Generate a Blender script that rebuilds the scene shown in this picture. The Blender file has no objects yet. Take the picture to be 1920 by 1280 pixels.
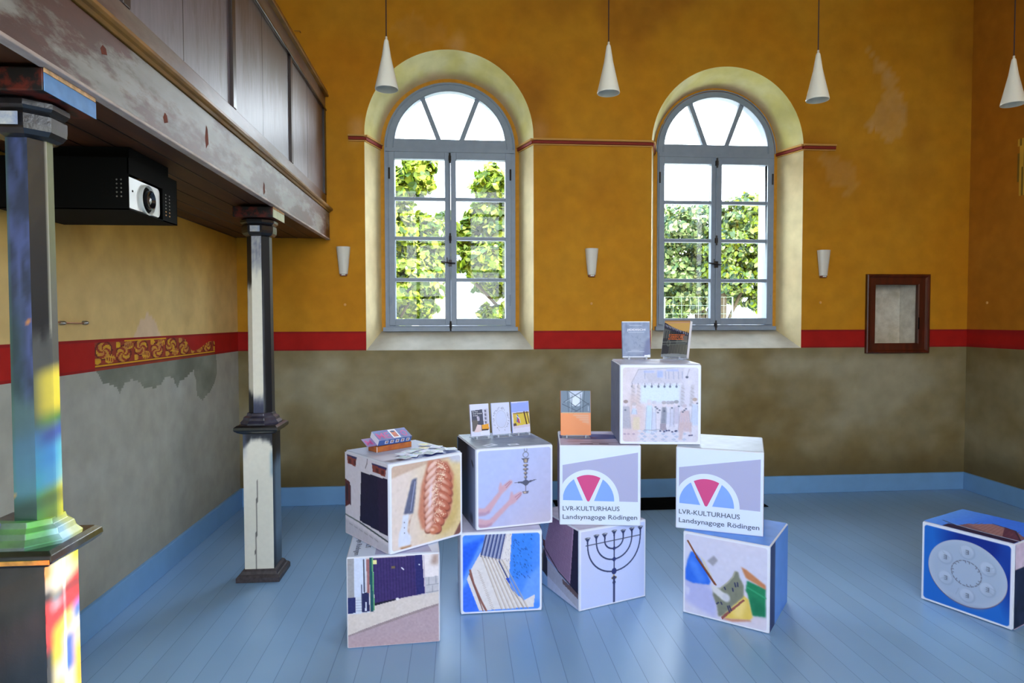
import bpy, bmesh, math, random
import numpy as np
from mathutils import Vector, Matrix, noise as mnoise

C = bpy.context.scene
COL = C.collection
random.seed(4)
RNG = np.random.default_rng(7)

# ------------------------------------------------------------------ camera
cam_d = bpy.data.cameras.new('camera')
cam_d.sensor_width = 36.0
cam_d.lens = 1205.5 * 36.0 / 1920.0
cam_d.clip_start = 0.05
cam = bpy.data.objects.new('camera', cam_d)
COL.objects.link(cam)
rt = Vector((0.99659663, -0.08240267, -0.00222518))
up = Vector((0.0049845, 0.03329526, 0.99943313))
fw = Vector((0.08228187, 0.99604278, -0.03359268))
cam.matrix_world = Matrix(((rt.x, up.x, -fw.x, 0.0), (rt.y, up.y, -fw.y, 0.0), (rt.z, up.z, -fw.z, 1.6), (0, 0, 0, 1)))
C.camera = cam

# ------------------------------------------------------------------ world, sun, exposure
C.view_settings.view_transform = 'Standard'
C.view_settings.look = 'None'
C.view_settings.gamma = 1
C.view_settings.use_curve_mapping = False
C.view_settings.exposure = 1.12
world = bpy.data.worlds.new('sky')
C.world = world
world.use_nodes = True
wn = world.node_tree
wn.nodes.clear()
wo = wn.nodes.new('ShaderNodeOutputWorld')
wb = wn.nodes.new('ShaderNodeBackground')
wt = wn.nodes.new('ShaderNodeTexCoord')
ws = wn.nodes.new('ShaderNodeSeparateXYZ')
wr = wn.nodes.new('ShaderNodeValToRGB')
wr.color_ramp.elements[0].position = 0.48
wr.color_ramp.elements[0].color = (0.25, 0.27, 0.22, 1)
wr.color_ramp.elements[1].position = 0.52
wr.color_ramp.elements[1].color = (0.86, 0.93, 1.0, 1)
e_ = wr.color_ramp.elements.new(1.0)
e_.color = (0.62, 0.78, 1.0, 1)
wm = wn.nodes.new('ShaderNodeMapRange')
wm.inputs['From Min'].default_value = -1
wm.inputs['From Max'].default_value = 1
wn.links.new(wt.outputs['Generated'], ws.inputs[0])
wn.links.new(ws.outputs['Z'], wm.inputs['Value'])
wn.links.new(wm.outputs[0], wr.inputs[0])
wn.links.new(wr.outputs[0], wb.inputs['Color'])
wb.inputs['Strength'].default_value = 9.0
wn.links.new(wb.outputs[0], wo.inputs[0])

SUN_TAN_A, SUN_TAN_E = 0.20, 0.47       # sideways and downward run per metre travelled towards -x
sun_d = bpy.data.lights.new('sun', 'SUN')
sun_d.energy = 18.0
sun_d.angle = math.radians(0.35)
sun_d.color = (1.0, 0.95, 0.86)
sun = bpy.data.objects.new('sun', sun_d)
COL.objects.link(sun)
sun.rotation_euler = Vector((-1.0, SUN_TAN_A, -SUN_TAN_E)).to_track_quat('-Z', 'Y').to_euler()
sun.location = (12, -2, 9)

# room measures
S = 0.451
D = 5.648          # back wall
XL, XR = -1.876, 4.739
YR = -2.4          # rear wall
ZC = 5.0
REV = 0.28
W1 = dict(c=-0.07, ro=0.729, zo=3.20, hw=0.592, za=3.155)
W2 = dict(c=2.42, ro=0.703, zo=3.155, hw=0.5645, za=3.165)


def portal(x, y, z, w, h, rot, power=0):
    ld = bpy.data.lights.new('daylight', 'AREA')
    ld.shape = 'RECTANGLE'
    ld.size = w
    ld.size_y = h
    ld.cycles.is_portal = True
    o = bpy.data.objects.new('daylight', ld)
    COL.objects.link(o)
    o.location = (x, y, z)
    o.rotation_euler = rot
    return o


PY0, PY1, PZ0, PZ1 = -1.75, -0.25, 1.5, 4.0        # plain window in the right wall, unseen, added to brighten the left wall
REAR_W = [(-0.9, 1.5), (0.95, 1.5)]      # centre x, width of the windows behind the camera
portal(W1['c'], D + 0.50, 2.6, 1.25, 2.5, (math.radians(-90), 0, 0))
portal(W2['c'], D + 0.50, 2.6, 1.25, 2.5, (math.radians(-90), 0, 0))
portal(XR + 0.40, (PY0 + PY1) / 2, 2.75, 2.5, 1.5, (0, math.radians(90), 0))
for cx_, w_ in REAR_W:
    portal(cx_, YR - 0.45, 3.0, w_, 3.0, (math.radians(90), 0, 0))


# ------------------------------------------------------------------ helpers
def srgb(c):
    c = np.asarray(c, float) / 255.0
    return np.where(c <= 0.04045, c / 12.92, ((c + 0.055) / 1.055) ** 2.4)


def rgba(c):
    l = srgb(c)
    return (float(l[0]), float(l[1]), float(l[2]), 1.0)


_mats = {}


def mat(name, col=(200, 200, 200), rough=0.6, metal=0.0, coat=0.0, spec=0.5, trans=0.0, nz=0.0, nscale=8.0, bump=0.0, attr=False, col2=None, stretch=(1, 1, 1), coat_rough=0.1, ior=1.45, contrast=(0.35, 0.65), sub=0.0):
    if name in _mats:
        return _mats[name]
    m = bpy.data.materials.new(name)
    m.use_nodes = True
    nt = m.node_tree
    N, L = nt.nodes, nt.links
    b = N['Principled BSDF']
    b.inputs['Roughness'].default_value = rough
    b.inputs['Metallic'].default_value = metal
    b.inputs['Coat Weight'].default_value = coat
    b.inputs['Coat Roughness'].default_value = coat_rough
    b.inputs['Specular IOR Level'].default_value = spec
    b.inputs['Transmission Weight'].default_value = trans
    b.inputs['IOR'].default_value = ior
    b.inputs['Base Color'].default_value = rgba(col)
    src = None
    if attr:
        a = N.new('ShaderNodeAttribute')
        a.attribute_name = 'Col'
        src = a.outputs['Color']
        L.new(src, b.inputs['Base Color'])
    if nz > 0 or col2 is not None or bump > 0:
        tc = N.new('ShaderNodeTexCoord')
        mp = N.new('ShaderNodeMapping')
        mp.inputs['Scale'].default_value = stretch
        L.new(tc.outputs['Object'], mp.inputs[0])
        no = N.new('ShaderNodeTexNoise')
        no.inputs['Scale'].default_value = nscale
        no.inputs['Detail'].default_value = 8
        no.inputs['Roughness'].default_value = 0.62
        L.new(mp.outputs[0], no.inputs['Vector'])
        if col2 is not None:
            r = N.new('ShaderNodeValToRGB')
            r.color_ramp.elements[0].position = contrast[0]
            r.color_ramp.elements[1].position = contrast[1]
            r.color_ramp.elements[0].color = rgba(col)
            r.color_ramp.elements[1].color = rgba(col2)
            L.new(no.outputs['Fac'], r.inputs[0])
            L.new(r.outputs[0], b.inputs['Base Color'])
            src = r.outputs[0]
        if nz > 0:
            mr = N.new('ShaderNodeMapRange')
            mr.inputs['From Min'].default_value = 0.3
            mr.inputs['From Max'].default_value = 0.7
            mr.inputs['To Min'].default_value = 1 - nz
            mr.inputs['To Max'].default_value = 1 + nz
            no2 = N.new('ShaderNodeTexNoise')
            no2.inputs['Scale'].default_value = nscale * 2.7
            no2.inputs['Detail'].default_value = 6
            L.new(mp.outputs[0], no2.inputs['Vector'])
            L.new(no2.outputs['Fac'], mr.inputs['Value'])
            mx = N.new('ShaderNodeVectorMath')
            mx.operation = 'SCALE'
            if src is None:
                mx.inputs[0].default_value = rgba(col)[:3]
            else:
                L.new(src, mx.inputs[0])
            L.new(mr.outputs[0], mx.inputs['Scale'])
            L.new(mx.outputs[0], b.inputs['Base Color'])
        if bump > 0:
            bp = N.new('ShaderNodeBump')
            bp.inputs['Strength'].default_value = 0.6
            bp.inputs['Distance'].default_value = bump
            L.new(no.outputs['Fac'], bp.inputs['Height'])
            L.new(bp.outputs[0], b.inputs['Normal'])
            if coat > 0:
                L.new(bp.outputs[0], b.inputs['Coat Normal'])
    _mats[name] = m
    return m


class MB:
    """collects geometry, then builds ONE mesh object"""

    def __init__(s):
        s.v, s.f, s.mi, s.cc = [], [], [], []
        s.mats = []

    def m(s, material):
        if material not in s.mats:
            s.mats.append(material)
        return s.mats.index(material)

    def face(s, pts, material, col=None):
        i = len(s.v)
        s.v += [tuple(p) for p in pts]
        s.f.append(tuple(range(i, i + len(pts))))
        s.mi.append(s.m(material))
        s.cc.append(col)

    def box(s, x0, x1, y0, y1, z0, z1, material, M=None, col=None):
        P = [(x0, y0, z0), (x1, y0, z0), (x1, y1, z0), (x0, y1, z0), (x0, y0, z1), (x1, y0, z1), (x1, y1, z1), (x0, y1, z1)]
        if M is not None:
            P = [tuple(M @ Vector(p)) for p in P]
        i = len(s.v)
        s.v += P
        for q in ((0, 3, 2, 1), (4, 5, 6, 7), (0, 1, 5, 4), (1, 2, 6, 5), (2, 3, 7, 6), (3, 0, 4, 7)):
            s.f.append(tuple(i + k for k in q))
            s.mi.append(s.m(material))
            s.cc.append(col)

    def loft(s, rings, material, caps=True, closed=True, cols=None):
        """rings: list of point loops with equal counts"""
        n = len(rings[0])
        i = len(s.v)
        for r in rings:
            s.v += [tuple(p) for p in r]
        k = s.m(material)
        for a in range(len(rings) - 1):
            for j in range(n if closed else n - 1):
                j2 = (j + 1) % n
                s.f.append((i + a * n + j, i + a * n + j2, i + (a + 1) * n + j2, i + (a + 1) * n + j))
                s.mi.append(k)
                s.cc.append(cols[a] if cols else None)
        if caps and closed:
            s.f.append(tuple(i + j for j in reversed(range(n))))
            s.f.append(tuple(i + (len(rings) - 1) * n + j for j in range(n)))
            s.mi += [k, k]
            s.cc += [None, None]

    def lathe(s, prof, cx, cy, material, n=32, caps=True):
        s.loft([[(cx + r * math.cos(2 * math.pi * j / n), cy + r * math.sin(2 * math.pi * j / n), z) for j in range(n)] for r, z in prof], material, caps)

    def tube(s, path, r, material, n=8):
        path = [Vector(p) for p in path]
        rings = []
        for k, p in enumerate(path):
            d = (path[min(k + 1, len(path) - 1)] - path[max(k - 1, 0)]).normalized()
            a = d.orthogonal().normalized() if abs(d.z) > 0.9 else d.cross(Vector((0, 0, 1))).normalized()
            b = d.cross(a)
            rings.append([p + r * (math.cos(2 * math.pi * j / n) * a + math.sin(2 * math.pi * j / n) * b) for j in range(n)])
        s.loft(rings, material)

    def build(s, name, parent=None, smooth=False, bevel=0.0, loc=None):
        me = bpy.data.meshes.new(name)
        me.from_pydata(s.v, [], s.f)
        for m_ in s.mats:
            me.materials.append(m_)
        me.polygons.foreach_set('material_index', s.mi)
        if any(c is not None for c in s.cc):
            ca = me.color_attributes.new('Col', 'FLOAT_COLOR', 'CORNER')
            arr = []
            for p, c in zip(me.polygons, s.cc):
                if c is None:
                    c = (128, 128, 128)
                if len(c) == 3 and not hasattr(c[0], '__len__'):
                    l = list(srgb(c)) + [1.0]
                    arr += l * p.loop_total
                else:
                    for q in c:
                        arr += list(srgb(q)) + [1.0]
            ca.data.foreach_set('color', arr)
        me.validate()
        o = bpy.data.objects.new(name, me)
        COL.objects.link(o)
        if parent is not None:
            o.parent = parent
        if loc:
            o.location = loc
        if smooth:
            bm = bmesh.new(); bm.from_mesh(me); bmesh.ops.remove_doubles(bm, verts=bm.verts, dist=1e-5)
            bmesh.ops.recalc_face_normals(bm, faces=bm.faces); bm.to_mesh(me); bm.free()
            me.polygons.foreach_set('use_smooth', [True] * len(me.polygons))
            try:
                me.set_sharp_from_angle(angle=math.radians(38))
            except Exception:
                pass
        if bevel > 0:
            bm = bmesh.new(); bm.from_mesh(me); bmesh.ops.remove_doubles(bm, verts=bm.verts, dist=1e-6)
            bmesh.ops.recalc_face_normals(bm, faces=bm.faces); bm.to_mesh(me); bm.free()
            md = o.modifiers.new('bevel', 'BEVEL')
            md.width = bevel
            md.segments = 2
            md.limit_method = 'ANGLE'
            md.angle_limit = math.radians(40)
        return o


def tag(o, label=None, cat=None, group=None, kind=None):
    if label:
        o['label'] = label
    if cat:
        o['category'] = cat
    if group:
        o['group'] = group
    if kind:
        o['kind'] = kind
    return o


def empty(name, loc, rz=0.0):
    o = bpy.data.objects.new(name, None)
    COL.objects.link(o)
    o.location = loc
    o.rotation_euler = (0, 0, rz)
    o.empty_display_size = 0.1
    return o


def struct(o):
    o['kind'] = 'structure'
    return o


# ------------------------------------------------------------------ materials
PLASTER = mat('painted_plaster', rough=0.75, spec=0.25, attr=True, nz=0.10, nscale=3.0, bump=0.004)
CREAMPL = mat('cream_reveal_plaster', (222, 208, 160), rough=0.8, spec=0.2, col2=(214, 196, 120), nscale=2.2, bump=0.004)
OCHRE = mat('ochre_plaster', (196, 136, 44), rough=0.8, spec=0.2, nz=0.1)
FRAMEP = mat('grey_blue_window_paint', (128, 140, 156), rough=0.45, spec=0.4, nz=0.05, nscale=6)
IRON = mat('dark_iron', (50, 46, 44), rough=0.45, metal=0.8)
BLUEP = mat('blue_skirting_paint', (112, 158, 205), rough=0.35, spec=0.5, nz=0.04, nscale=3)
REDMOULD = mat('dark_red_moulding', (128, 34, 16), rough=0.75)
BEIGEMOULD = mat('beige_moulding', (190, 140, 70), rough=0.8)
WHITEG = mat('opal_glass', (208, 204, 192), rough=0.35, spec=0.5, sub=0.1)
WOOD = mat('brown_varnished_wood', (58, 24, 9), rough=0.38, coat=0.6, coat_rough=0.22, col2=(120, 60, 22), nscale=2.4, stretch=(3, 0.5, 3), nz=0.25, bump=0.003)
DARKWOOD = mat('dark_wood', (34, 14, 8), rough=0.4, coat=0.4, coat_rough=0.25, nz=0.3, nscale=5, stretch=(1, 1, .3))
SOFFITM = mat('soffit_wood', (54, 27, 12), rough=0.55, col2=(84, 44, 18), nscale=3, stretch=(3, 0.4, 1), nz=0.2)
OLIVE = mat('ochre_edge_wood', (122, 82, 22), rough=0.6, coat=0.15, nz=0.3, nscale=6, stretch=(1, .4, 1))
FABRICW = mat('white_cube_cover', (214, 218, 232), rough=0.55, spec=0.3, bump=0.001, nscale=30)
PRINT = mat('printed_cover', rough=0.42, spec=0.35, attr=True)
BLACKM = mat('black_sheet_metal', (9, 9, 7), rough=0.8, spec=0.12)


# glass
def make_glass():
    m = bpy.data.materials.new('clear_glass')
    m.use_nodes = True
    N, L = m.node_tree.nodes, m.node_tree.links
    N.clear()
    o = N.new('ShaderNodeOutputMaterial')
    t = N.new('ShaderNodeBsdfTransparent')
    t.inputs[0].default_value = (0.96, 0.97, 0.96, 1)
    g = N.new('ShaderNodeBsdfGlossy')
    g.inputs['Roughness'].default_value = 0.02
    x = N.new('ShaderNodeMixShader')
    x.inputs[0].default_value = 0.018
    L.new(t.outputs[0], x.inputs[1]); L.new(g.outputs[0], x.inputs[2]); L.new(x.outputs[0], o.inputs[0])
    return m


GLASS = make_glass()


def make_stained():
    m = bpy.data.materials.new('stained_glass')
    m.use_nodes = True
    N, L = m.node_tree.nodes, m.node_tree.links
    N.clear()
    o = N.new('ShaderNodeOutputMaterial')
    t = N.new('ShaderNodeBsdfTransparent')
    a = N.new('ShaderNodeAttribute'); a.attribute_name = 'Col'
    L.new(a.outputs['Color'], t.inputs[0])
    g = N.new('ShaderNodeBsdfGlossy'); g.inputs['Roughness'].default_value = 0.1
    x = N.new('ShaderNodeMixShader'); x.inputs[0].default_value = 0.05
    L.new(t.outputs[0], x.inputs[1]); L.new(g.outputs[0], x.inputs[2]); L.new(x.outputs[0], o.inputs[0])
    return m


STAINED = make_stained()


# acrylic
def make_acrylic():
    m = bpy.data.materials.new('clear_acrylic')
    m.use_nodes = True
    N, L = m.node_tree.nodes, m.node_tree.links
    N.clear()
    o = N.new('ShaderNodeOutputMaterial')
    t = N.new('ShaderNodeBsdfTransparent'); t.inputs[0].default_value = (0.93, 0.95, 0.97, 1)
    g = N.new('ShaderNodeBsdfPrincipled'); g.inputs['Base Color'].default_value = (0.8, 0.85, 0.95, 1); g.inputs['Roughness'].default_value = 0.08
    x = N.new('ShaderNodeMixShader'); x.inputs[0].default_value = 0.28
    L.new(t.outputs[0], x.inputs[1]); L.new(g.outputs[0], x.inputs[2]); L.new(x.outputs[0], o.inputs[0])
    return m


ACRYLIC = make_acrylic()


# floor boards
def make_floor():
    m = bpy.data.materials.new('blue_floor_boards')
    m.use_nodes = True
    N, L = m.node_tree.nodes, m.node_tree.links
    b = N['Principled BSDF']
    tc = N.new('ShaderNodeTexCoord')
    sp = N.new('ShaderNodeSeparateXYZ'); L.new(tc.outputs['Object'], sp.inputs[0])

    def math_(op, a, v=None, c=None):
        n = N.new('ShaderNodeMath'); n.operation = op
        L.new(a, n.inputs[0])
        if v is not None:
            if hasattr(v, 'links'):
                L.new(v, n.inputs[1])
            else:
                n.inputs[1].default_value = v
        return n.outputs[0]
    u = math_('DIVIDE', sp.outputs['X'], 0.118)
    fr = math_('FRACT', u)
    fl = math_('FLOOR', u)
    d = math_('ABSOLUTE', math_('SUBTRACT', fr, 0.5))
    seam = math_('GREATER_THAN', d, 0.487)
    wn_ = N.new('ShaderNodeTexWhiteNoise'); wn_.noise_dimensions = '1D'; L.new(fl, wn_.inputs['W'])
    no = N.new('ShaderNodeTexNoise'); no.inputs['Scale'].default_value = 1.3; no.inputs['Detail'].default_value = 7
    L.new(tc.outputs['Object'], no.inputs['Vector'])
    r = N.new('ShaderNodeValToRGB')
    r.color_ramp.elements[0].position = 0.3; r.color_ramp.elements[1].position = 0.7
    r.color_ramp.elements[0].color = rgba((122, 160, 200)); r.color_ramp.elements[1].color = rgba((134, 170, 208))
    L.new(no.outputs['Fac'], r.inputs[0])
    mr = N.new('ShaderNodeMapRange'); mr.inputs['To Min'].default_value = 0.955; mr.inputs['To Max'].default_value = 1.03
    L.new(wn_.outputs['Value'], mr.inputs['Value'])
    vm = N.new('ShaderNodeVectorMath'); vm.operation = 'SCALE'; L.new(r.outputs[0], vm.inputs[0]); L.new(mr.outputs[0], vm.inputs['Scale'])
    mx = N.new('ShaderNodeMix'); mx.data_type = 'RGBA'
    L.new(seam, mx.inputs[0]); L.new(vm.outputs[0], mx.inputs[6]); mx.inputs[7].default_value = rgba((88, 124, 170))
    L.new(mx.outputs[2], b.inputs['Base Color'])
    b.inputs['Roughness'].default_value = 0.34
    b.inputs['Coat Weight'].default_value = 0.25
    b.inputs['Coat Roughness'].default_value = 0.3
    bp = N.new('ShaderNodeBump'); bp.inputs['Distance'].default_value = 0.002; bp.inputs['Strength'].default_value = 0.4
    bp.invert = True
    L.new(seam, bp.inputs['Height']); L.new(bp.outputs[0], b.inputs['Normal'])
    return m


FLOORM = make_floor()


# weathered gallery wood: brown varnish with pale worn patches and painted-in window sheen
def make_worn_sheen(name, dark, pale, scale, stretch, lo, hi, rough=0.3, coat=0.6, ztop=0.0):
    m = bpy.data.materials.new(name)
    m.use_nodes = True
    N, L = m.node_tree.nodes, m.node_tree.links
    b = N['Principled BSDF']
    tc = N.new('ShaderNodeTexCoord')
    mp = N.new('ShaderNodeMapping'); mp.inputs['Scale'].default_value = stretch
    L.new(tc.outputs['Object'], mp.inputs[0])
    n1 = N.new('ShaderNodeTexNoise'); n1.inputs['Scale'].default_value = scale; n1.inputs['Detail'].default_value = 10; n1.inputs['Roughness'].default_value = 0.68
    L.new(mp.outputs[0], n1.inputs['Vector'])
    n2 = N.new('ShaderNodeTexNoise'); n2.inputs['Scale'].default_value = scale * 5; n2.inputs['Detail'].default_value = 6
    L.new(mp.outputs[0], n2.inputs['Vector'])
    r1 = N.new('ShaderNodeValToRGB')
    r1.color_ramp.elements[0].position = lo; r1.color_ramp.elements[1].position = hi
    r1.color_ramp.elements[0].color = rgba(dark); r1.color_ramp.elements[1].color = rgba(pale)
    if ztop:        # paler towards the panel foot: window sheen painted into the colour
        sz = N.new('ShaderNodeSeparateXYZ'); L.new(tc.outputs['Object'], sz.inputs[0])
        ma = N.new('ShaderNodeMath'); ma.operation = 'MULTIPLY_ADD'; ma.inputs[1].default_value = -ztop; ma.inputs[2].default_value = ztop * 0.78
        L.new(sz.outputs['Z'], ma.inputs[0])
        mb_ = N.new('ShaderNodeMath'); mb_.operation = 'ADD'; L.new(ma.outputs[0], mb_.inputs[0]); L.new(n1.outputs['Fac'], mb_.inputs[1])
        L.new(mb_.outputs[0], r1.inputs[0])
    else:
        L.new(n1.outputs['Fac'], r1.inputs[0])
    mr = N.new('ShaderNodeMapRange'); mr.inputs['From Min'].default_value = 0.3; mr.inputs['From Max'].default_value = 0.7
    mr.inputs['To Min'].default_value = 0.75; mr.inputs['To Max'].default_value = 1.25
    L.new(n2.outputs['Fac'], mr.inputs['Value'])
    vm = N.new('ShaderNodeVectorMath'); vm.operation = 'SCALE'
    L.new(r1.outputs[0], vm.inputs[0]); L.new(mr.outputs[0], vm.inputs['Scale'])
    L.new(vm.outputs[0], b.inputs['Base Color'])
    b.inputs['Roughness'].default_value = rough + 0.1
    b.inputs['Coat Weight'].default_value = coat
    b.inputs['Coat Roughness'].default_value = rough
    bp = N.new('ShaderNodeBump'); bp.inputs['Distance'].default_value = 0.003; bp.inputs['Strength'].default_value = 0.5
    L.new(n2.outputs['Fac'], bp.inputs['Height']); L.new(bp.outputs[0], b.inputs['Normal'])
    return m


FASCIAM = make_worn_sheen('worn_sheen_fascia_wood', (72, 28, 7), (122, 118, 110), 2.4, (1, 0.5, 1.8), 0.47, 0.54, 0.42, 0.35)  # pale patches mix worn varnish with painted reflections
PANELM = make_worn_sheen('worn_sheen_panel_wood', (50, 17, 6), (90, 80, 92), 3.4, (1, 2.4, 0.45), 0.44, 0.58, 0.42, 1.0, 0.32)
RAILM = make_worn_sheen('worn_rail_wood', (74, 34, 14), (112, 98, 84), 3.2, (1, 0.4, 1.5), 0.42, 0.66, 0.35, 0.4)


# ------------------------------------------------------------------ walls
def fbm(x, y, z=0.0, o=4):
    return mnoise.fractal((x, y, z), 1.0, 2.0, o)      # about -1..1


def inpoly(x, y, P):
    c = False
    j = len(P) - 1
    for i in range(len(P)):
        if (P[i][1] > y) != (P[j][1] > y) and x < (P[j][0] - P[i][0]) * (y - P[i][1]) / (P[j][1] - P[i][1]) + P[i][0]:
            c = not c
        j = i
    return c


def mixc(a, b, t):
    t = max(0.0, min(1.0, t))
    return tuple(a[i] * (1 - t) + b[i] * t for i in range(3))


def sstep(a, b, x):
    t = max(0.0, min(1.0, (x - a) / (b - a)))
    return t * t * (3 - 2 * t)


Z_GREY, Z_RED = 1.339, 1.503
YEL = (188, 136, 34)
YEL2 = (182, 116, 10)
GREY = (150, 142, 116)
GREY2 = (116, 98, 58)


def base_colour(seed):
    def f(u, z, zone, flat=None):
        if zone == 0:
            n = fbm(u * 0.9 + seed, z * 1.3, seed)
            n2 = fbm(u * 3.2, z * 4 + seed, 3.1)
            c = mixc(GREY, GREY2, 0.42 + 0.8 * n + 0.3 * n2)
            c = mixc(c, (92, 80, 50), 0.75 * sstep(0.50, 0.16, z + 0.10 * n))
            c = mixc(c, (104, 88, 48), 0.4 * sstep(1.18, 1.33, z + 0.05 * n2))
            return c
        if zone == 1:
            e = 0.55 if (z < Z_GREY + 0.014 or z > Z_RED - 0.014) else 1.0
            return mixc((110, 22, 30), (158, 22, 14), e)
        n = fbm(u * 0.7 + seed, z * 0.7, seed + 5)
        n2 = fbm(u * 2.5 + seed, z * 2.5, seed + 9)
        return mixc(YEL, YEL2, 0.45 + 0.45 * n + 0.2 * n2)
    return f


def lines(a, b, step, extra=()):
    L = list(np.arange(a, b, step)) + [b] + list(extra)
    L = sorted(set(round(float(x), 5) for x in L if a - 1e-6 <= x <= b + 1e-6))
    out = [L[0]]
    for x in L[1:]:
        if x - out[-1] > 1e-3 or x in extra:
            out.append(x)
    return out


def wall_mesh(name, P, us, zs, holes, cf):
    """holes: (u0, u1, zlo(u), zhi(u)). columns of cells, cut along the holes"""
    mb = MB()
    for a, b in zip(us[:-1], us[1:]):
        mid = 0.5 * (a + b)
        segs = [((zs[0], zs[0]), (zs[-1], zs[-1]))]
        for (h0, h1, lo, hi) in holes:
            if h0 - 1e-6 <= mid <= h1 + 1e-6:
                top = segs.pop()
                segs.append((top[0], (lo(a), lo(b))))
                segs.append(((hi(a), hi(b)), top[1]))
        for (bl, br), (tl, tr) in segs:
            lo_, hi_ = max(bl, br), min(tl, tr)
            inner = [z for z in zs if lo_ + 1e-4 < z < hi_ - 1e-4]
            L = [(bl, br)] + [(z, z) for z in inner] + [(tl, tr)]
            for (z0a, z0b), (z1a, z1b) in zip(L[:-1], L[1:]):
                zm = 0.25 * (z0a + z0b + z1a + z1b)
                zone = 0 if zm < Z_GREY else (1 if zm < Z_RED else 2)
                fl = (mid, zm)
                col = [cf(a, z0a, zone, fl), cf(b, z0b, zone, fl), cf(b, z1b, zone, fl), cf(a, z1a, zone, fl)]
                mb.face([P(a, z0a), P(b, z0b), P(b, z1b), P(a, z1a)], PLASTER, col)
    return struct(mb.build(name))


def arch_top(W):
    return lambda u: W['zo'] + math.sqrt(max(0.0, W['ro'] ** 2 - (u - W['c']) ** 2))


def arch_us(W, n=36):
    return [W['c'] - W['ro'] * math.cos(math.pi * k / n) for k in range(n + 1)]


bc = base_colour(2.0)
PATCH_R = [(3.70, 4.06), (3.86, 3.98), (3.98, 3.86), (4.08, 3.62), (4.13, 3.45), (4.06, 3.28), (3.95, 3.22), (3.80, 3.30), (3.72, 3.40), (3.84, 3.56), (3.90, 3.72)]
PATCH_R2 = [(3.27, 3.10), (3.55, 3.06), (3.60, 2.90), (3.66, 2.80), (3.56, 2.74), (3.40, 2.86)]
PATCH_L = [(-0.60, 4.10), (-0.40, 4.22), (-0.05, 4.10), (-0.02, 3.96), (-0.30, 3.95), (-0.45, 3.98)]


def back_colour(u, z, zone, fl):
    c = bc(u, z, zone)
    if zone == 2:
        w = 0.05 * fbm(u * 9, z * 9, 1.0)
        for P_, col, k in ((PATCH_R, (196, 158, 122), .62), (PATCH_R2, (198, 162, 124), .45), (PATCH_L, (192, 140, 80), .35)):
            if inpoly(u + w, z + w, P_):
                c = mixc(c, col, k * (0.65 + 0.5 * abs(fbm(u * 7, z * 7, 4.0))))
        for k in ((W1['c'] - W1['ro'] - 0.06, 3.22), (W1['c'] + W1['ro'] + 0.05, 3.24), (0.0, 3.96)):
            d = math.hypot(u - k[0], (z - k[1]) * 0.6)
            c = mixc(c, (205, 155, 110), 0.55 * sstep(0.11, 0.02, d + 0.4 * w))
        # browner patches growing towards the top: fading light put into the colour
        c = mixc(c, (120, 66, 16), 0.35 * sstep(0.0, 0.5, fbm(u * 0.8 + 4, z * 0.6, 8.0)) * sstep(2.2, 3.6, z))
    return c


hole_z = lambda v: (lambda u: v)
NX0, NX1, NZ0, NZ1 = 3.80, 4.25, 1.362, 1.93
us = sorted(lines(XL, XR, 0.04) + arch_us(W1) + arch_us(W2) + [NX0, NX1])
us = [u for i, u in enumerate(us) if i == 0 or u - us[i - 1] > 1e-5]
zs = lines(0.0, ZC, 0.045, (Z_GREY, Z_RED, Z_GREY + .014, Z_RED - .014))
wall_mesh('wall_back', lambda u, z: (u, D, z), us, zs, [
    (W1['c'] - W1['ro'], W1['c'] + W1['ro'], hole_z(1.338), arch_top(W1)),
    (W2['c'] - W2['ro'], W2['c'] + W2['ro'], hole_z(1.338), arch_top(W2)),
    (NX0, NX1, hole_z(NZ0), hole_z(NZ1))], back_colour)

bl_ = base_colour(7.3)
GPATCH = [(3.50, 1.34), (3.56, 1.27), (3.66, 1.25), (3.723, 1.198), (3.78, 1.25), (3.86, 1.262), (3.94, 1.24), (3.996, 1.20), (4.13, 1.185), (4.22, 1.20), (4.28, 1.235), (4.34, 1.24), (4.40, 1.215), (4.45, 1.15), (4.50, 1.20), (4.56, 1.20), (4.62, 1.22), (4.72, 1.25), (4.76, 1.16), (4.78, 1.06), (4.87, 1.016), (4.90, 1.03), (5.0, 1.06), (5.09, 1.11), (5.16, 1.19), (5.15, 1.34)]


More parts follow.
